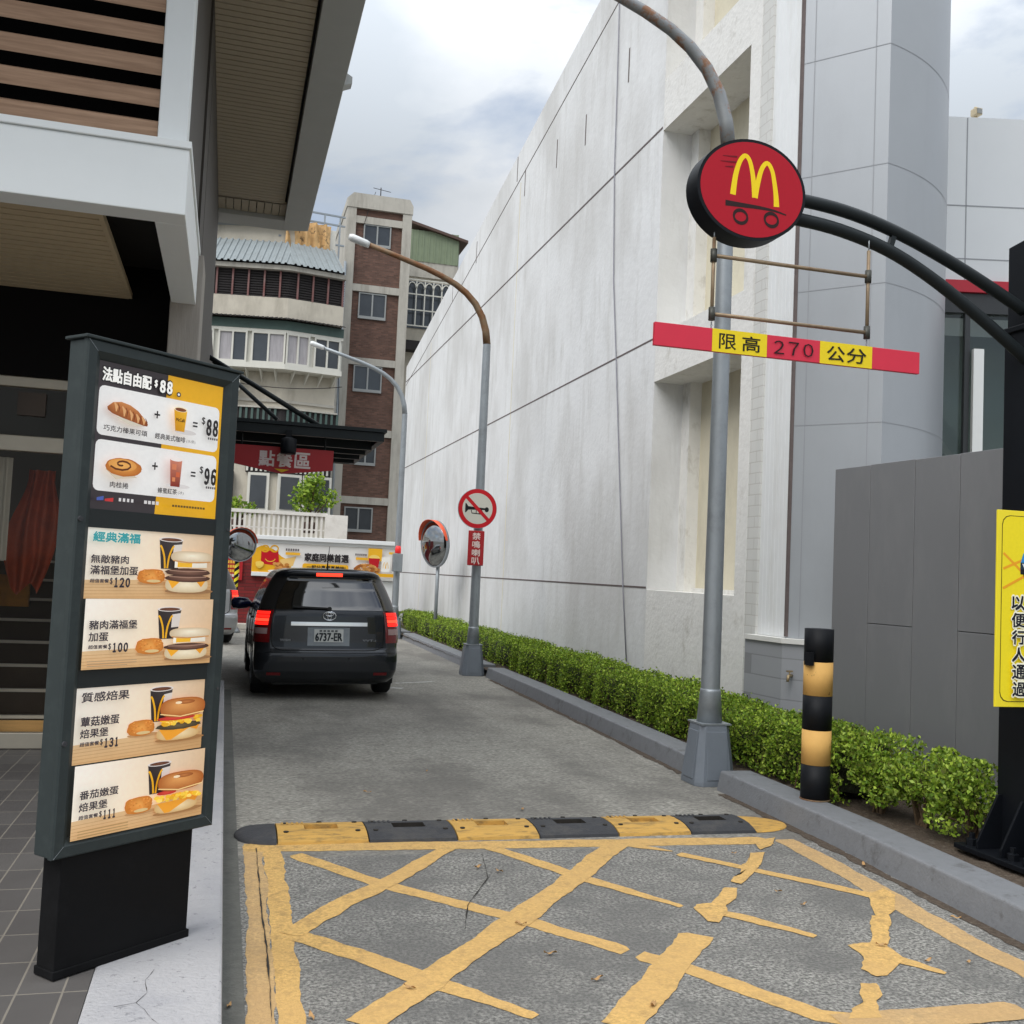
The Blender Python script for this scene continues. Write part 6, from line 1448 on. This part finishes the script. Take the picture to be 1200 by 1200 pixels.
        for wy in (.82, 3.52):
            ty = MB(); n = 28; pr2 = [(.20, -.095), (.285, -.10), (.31, -.07), (.31, .07), (.285, .10), (.20, .095)]
            vv = [(sg*.745+h, wy+r*math.cos(2*math.pi*k/n), .31+r*math.sin(2*math.pi*k/n)) for r, h in pr2 for k in range(n)]
            ty.add(vv, [(i*n+k, i*n+(k+1) % n, (i+1)*n+(k+1) % n, (i+1)*n+k) for i in range(5) for k in range(n)], 0, True); to = ty.build('wheel', 'tyre', t)
            rm = MB(); vv = [(sg*(.745+h), wy+r*math.cos(2*math.pi*k/n), .31+r*math.sin(2*math.pi*k/n)) for r, h in ((.205, .09), (.19, .06), (.06, .045), (.02, .06)) for k in range(n)]
            rm.add(vv, [(i*n+k, i*n+(k+1) % n, (i+1)*n+(k+1) % n, (i+1)*n+k) for i in range(3) for k in range(n)]+[tuple(3*n+k for k in range(n))], 0, True)
            for s5 in range(5):
                an = 2*math.pi*s5/5; rm.beam((sg*.835, wy, .31), (sg*.835, wy+.195*math.cos(an), .31+.195*math.sin(an)), .035, .05, (1, 0, 0))
            rm.build('rim', 'rim', to)
            wl = MB(); vv = [(sg*h, wy+r*math.cos(math.pi*k/14), .31+r*math.sin(math.pi*k/14)) for r, h in ((.36, .60), (.36, .842)) for k in range(-2, 17)]; kk = 19
            wl.add(vv, [(k, k+1, kk+k+1, kk+k) for k in range(kk-1)], 0, True); wl.build('wheel_well', 'car_black', t)
    return t
car = make_car('dark grey estate car with lit red tail lamps queuing at the order canopy', 'car_paint')
car.location = (1.275, 12.62, 0); car.scale = (1.03, 1.0, 1.0); car.rotation_euler = (0, R(-.9), R(0.3))
car2 = copy_tree(car); car2['label'] = 'silver car turning off at the lane end, mostly hidden by the menu board'
car2.location = (-.50, 20.6, 0); car2.rotation_euler = (0, 0, R(12))
for o in children(car2):
    for sl_ in o.material_slots:
        if sl_.material == MATS['car_paint']: sl_.link = 'OBJECT'; sl_.material = MATS['car_silver']

# ================================================================== FALLEN LEAVES
LC = [(150, 110, 70), (176, 150, 84), (120, 84, 58), (196, 172, 120), (110, 96, 60)]
spots = [(560, 1018), (585, 1023), (700, 1150), (645, 1120), (912, 1047), (942, 1062), (1033, 1110), (1135, 1130), (268, 1182), (612, 950), (860, 1002), (1012, 1015), (765, 1180), (365, 1195), (1120, 1078), (610, 1085), (480, 1160), (1088, 1128), (430, 930), (500, 905)]
first = None
for i, (px, py) in enumerate(spots):
    g = G(px, py)
    if i == 0:
        s = .028; b = MB(); b.cols = []; n = 7
        top = [(-s+2*s*k/(n-1), .32*s*math.sin(math.pi*k/(n-1)), .007*math.sin(k*1.3)+.004) for k in range(n)]; mid = [(-s+2*s*k/(n-1), 0, .001) for k in range(n)]; bot = [(x, -y, z*.6) for x, y, z in top]
        vs = top+mid+bot; b.add(vs, [(k, k+1, n+k+1, n+k) for k in range(n-1)]+[(n+k, n+k+1, 2*n+k+1, 2*n+k) for k in range(n-1)], 0, True); b.cols = [s2l((172, 136, 92))]*len(vs)
        o = b.build('fallen_leaf', 'dry_leaf'); first = o
        tag(o, 'small dry brown leaf lying on the road surface', 'leaf', 'fallen leaves on the road')
    else: o = first.copy(); COL.objects.link(o)
    o.location = (g.x, g.y, .012); o.rotation_euler = (random.uniform(-.2, .2), random.uniform(-.2, .2), random.uniform(0, 6.28)); k = random.uniform(.7, 1.25); o.scale = (k, k, k)
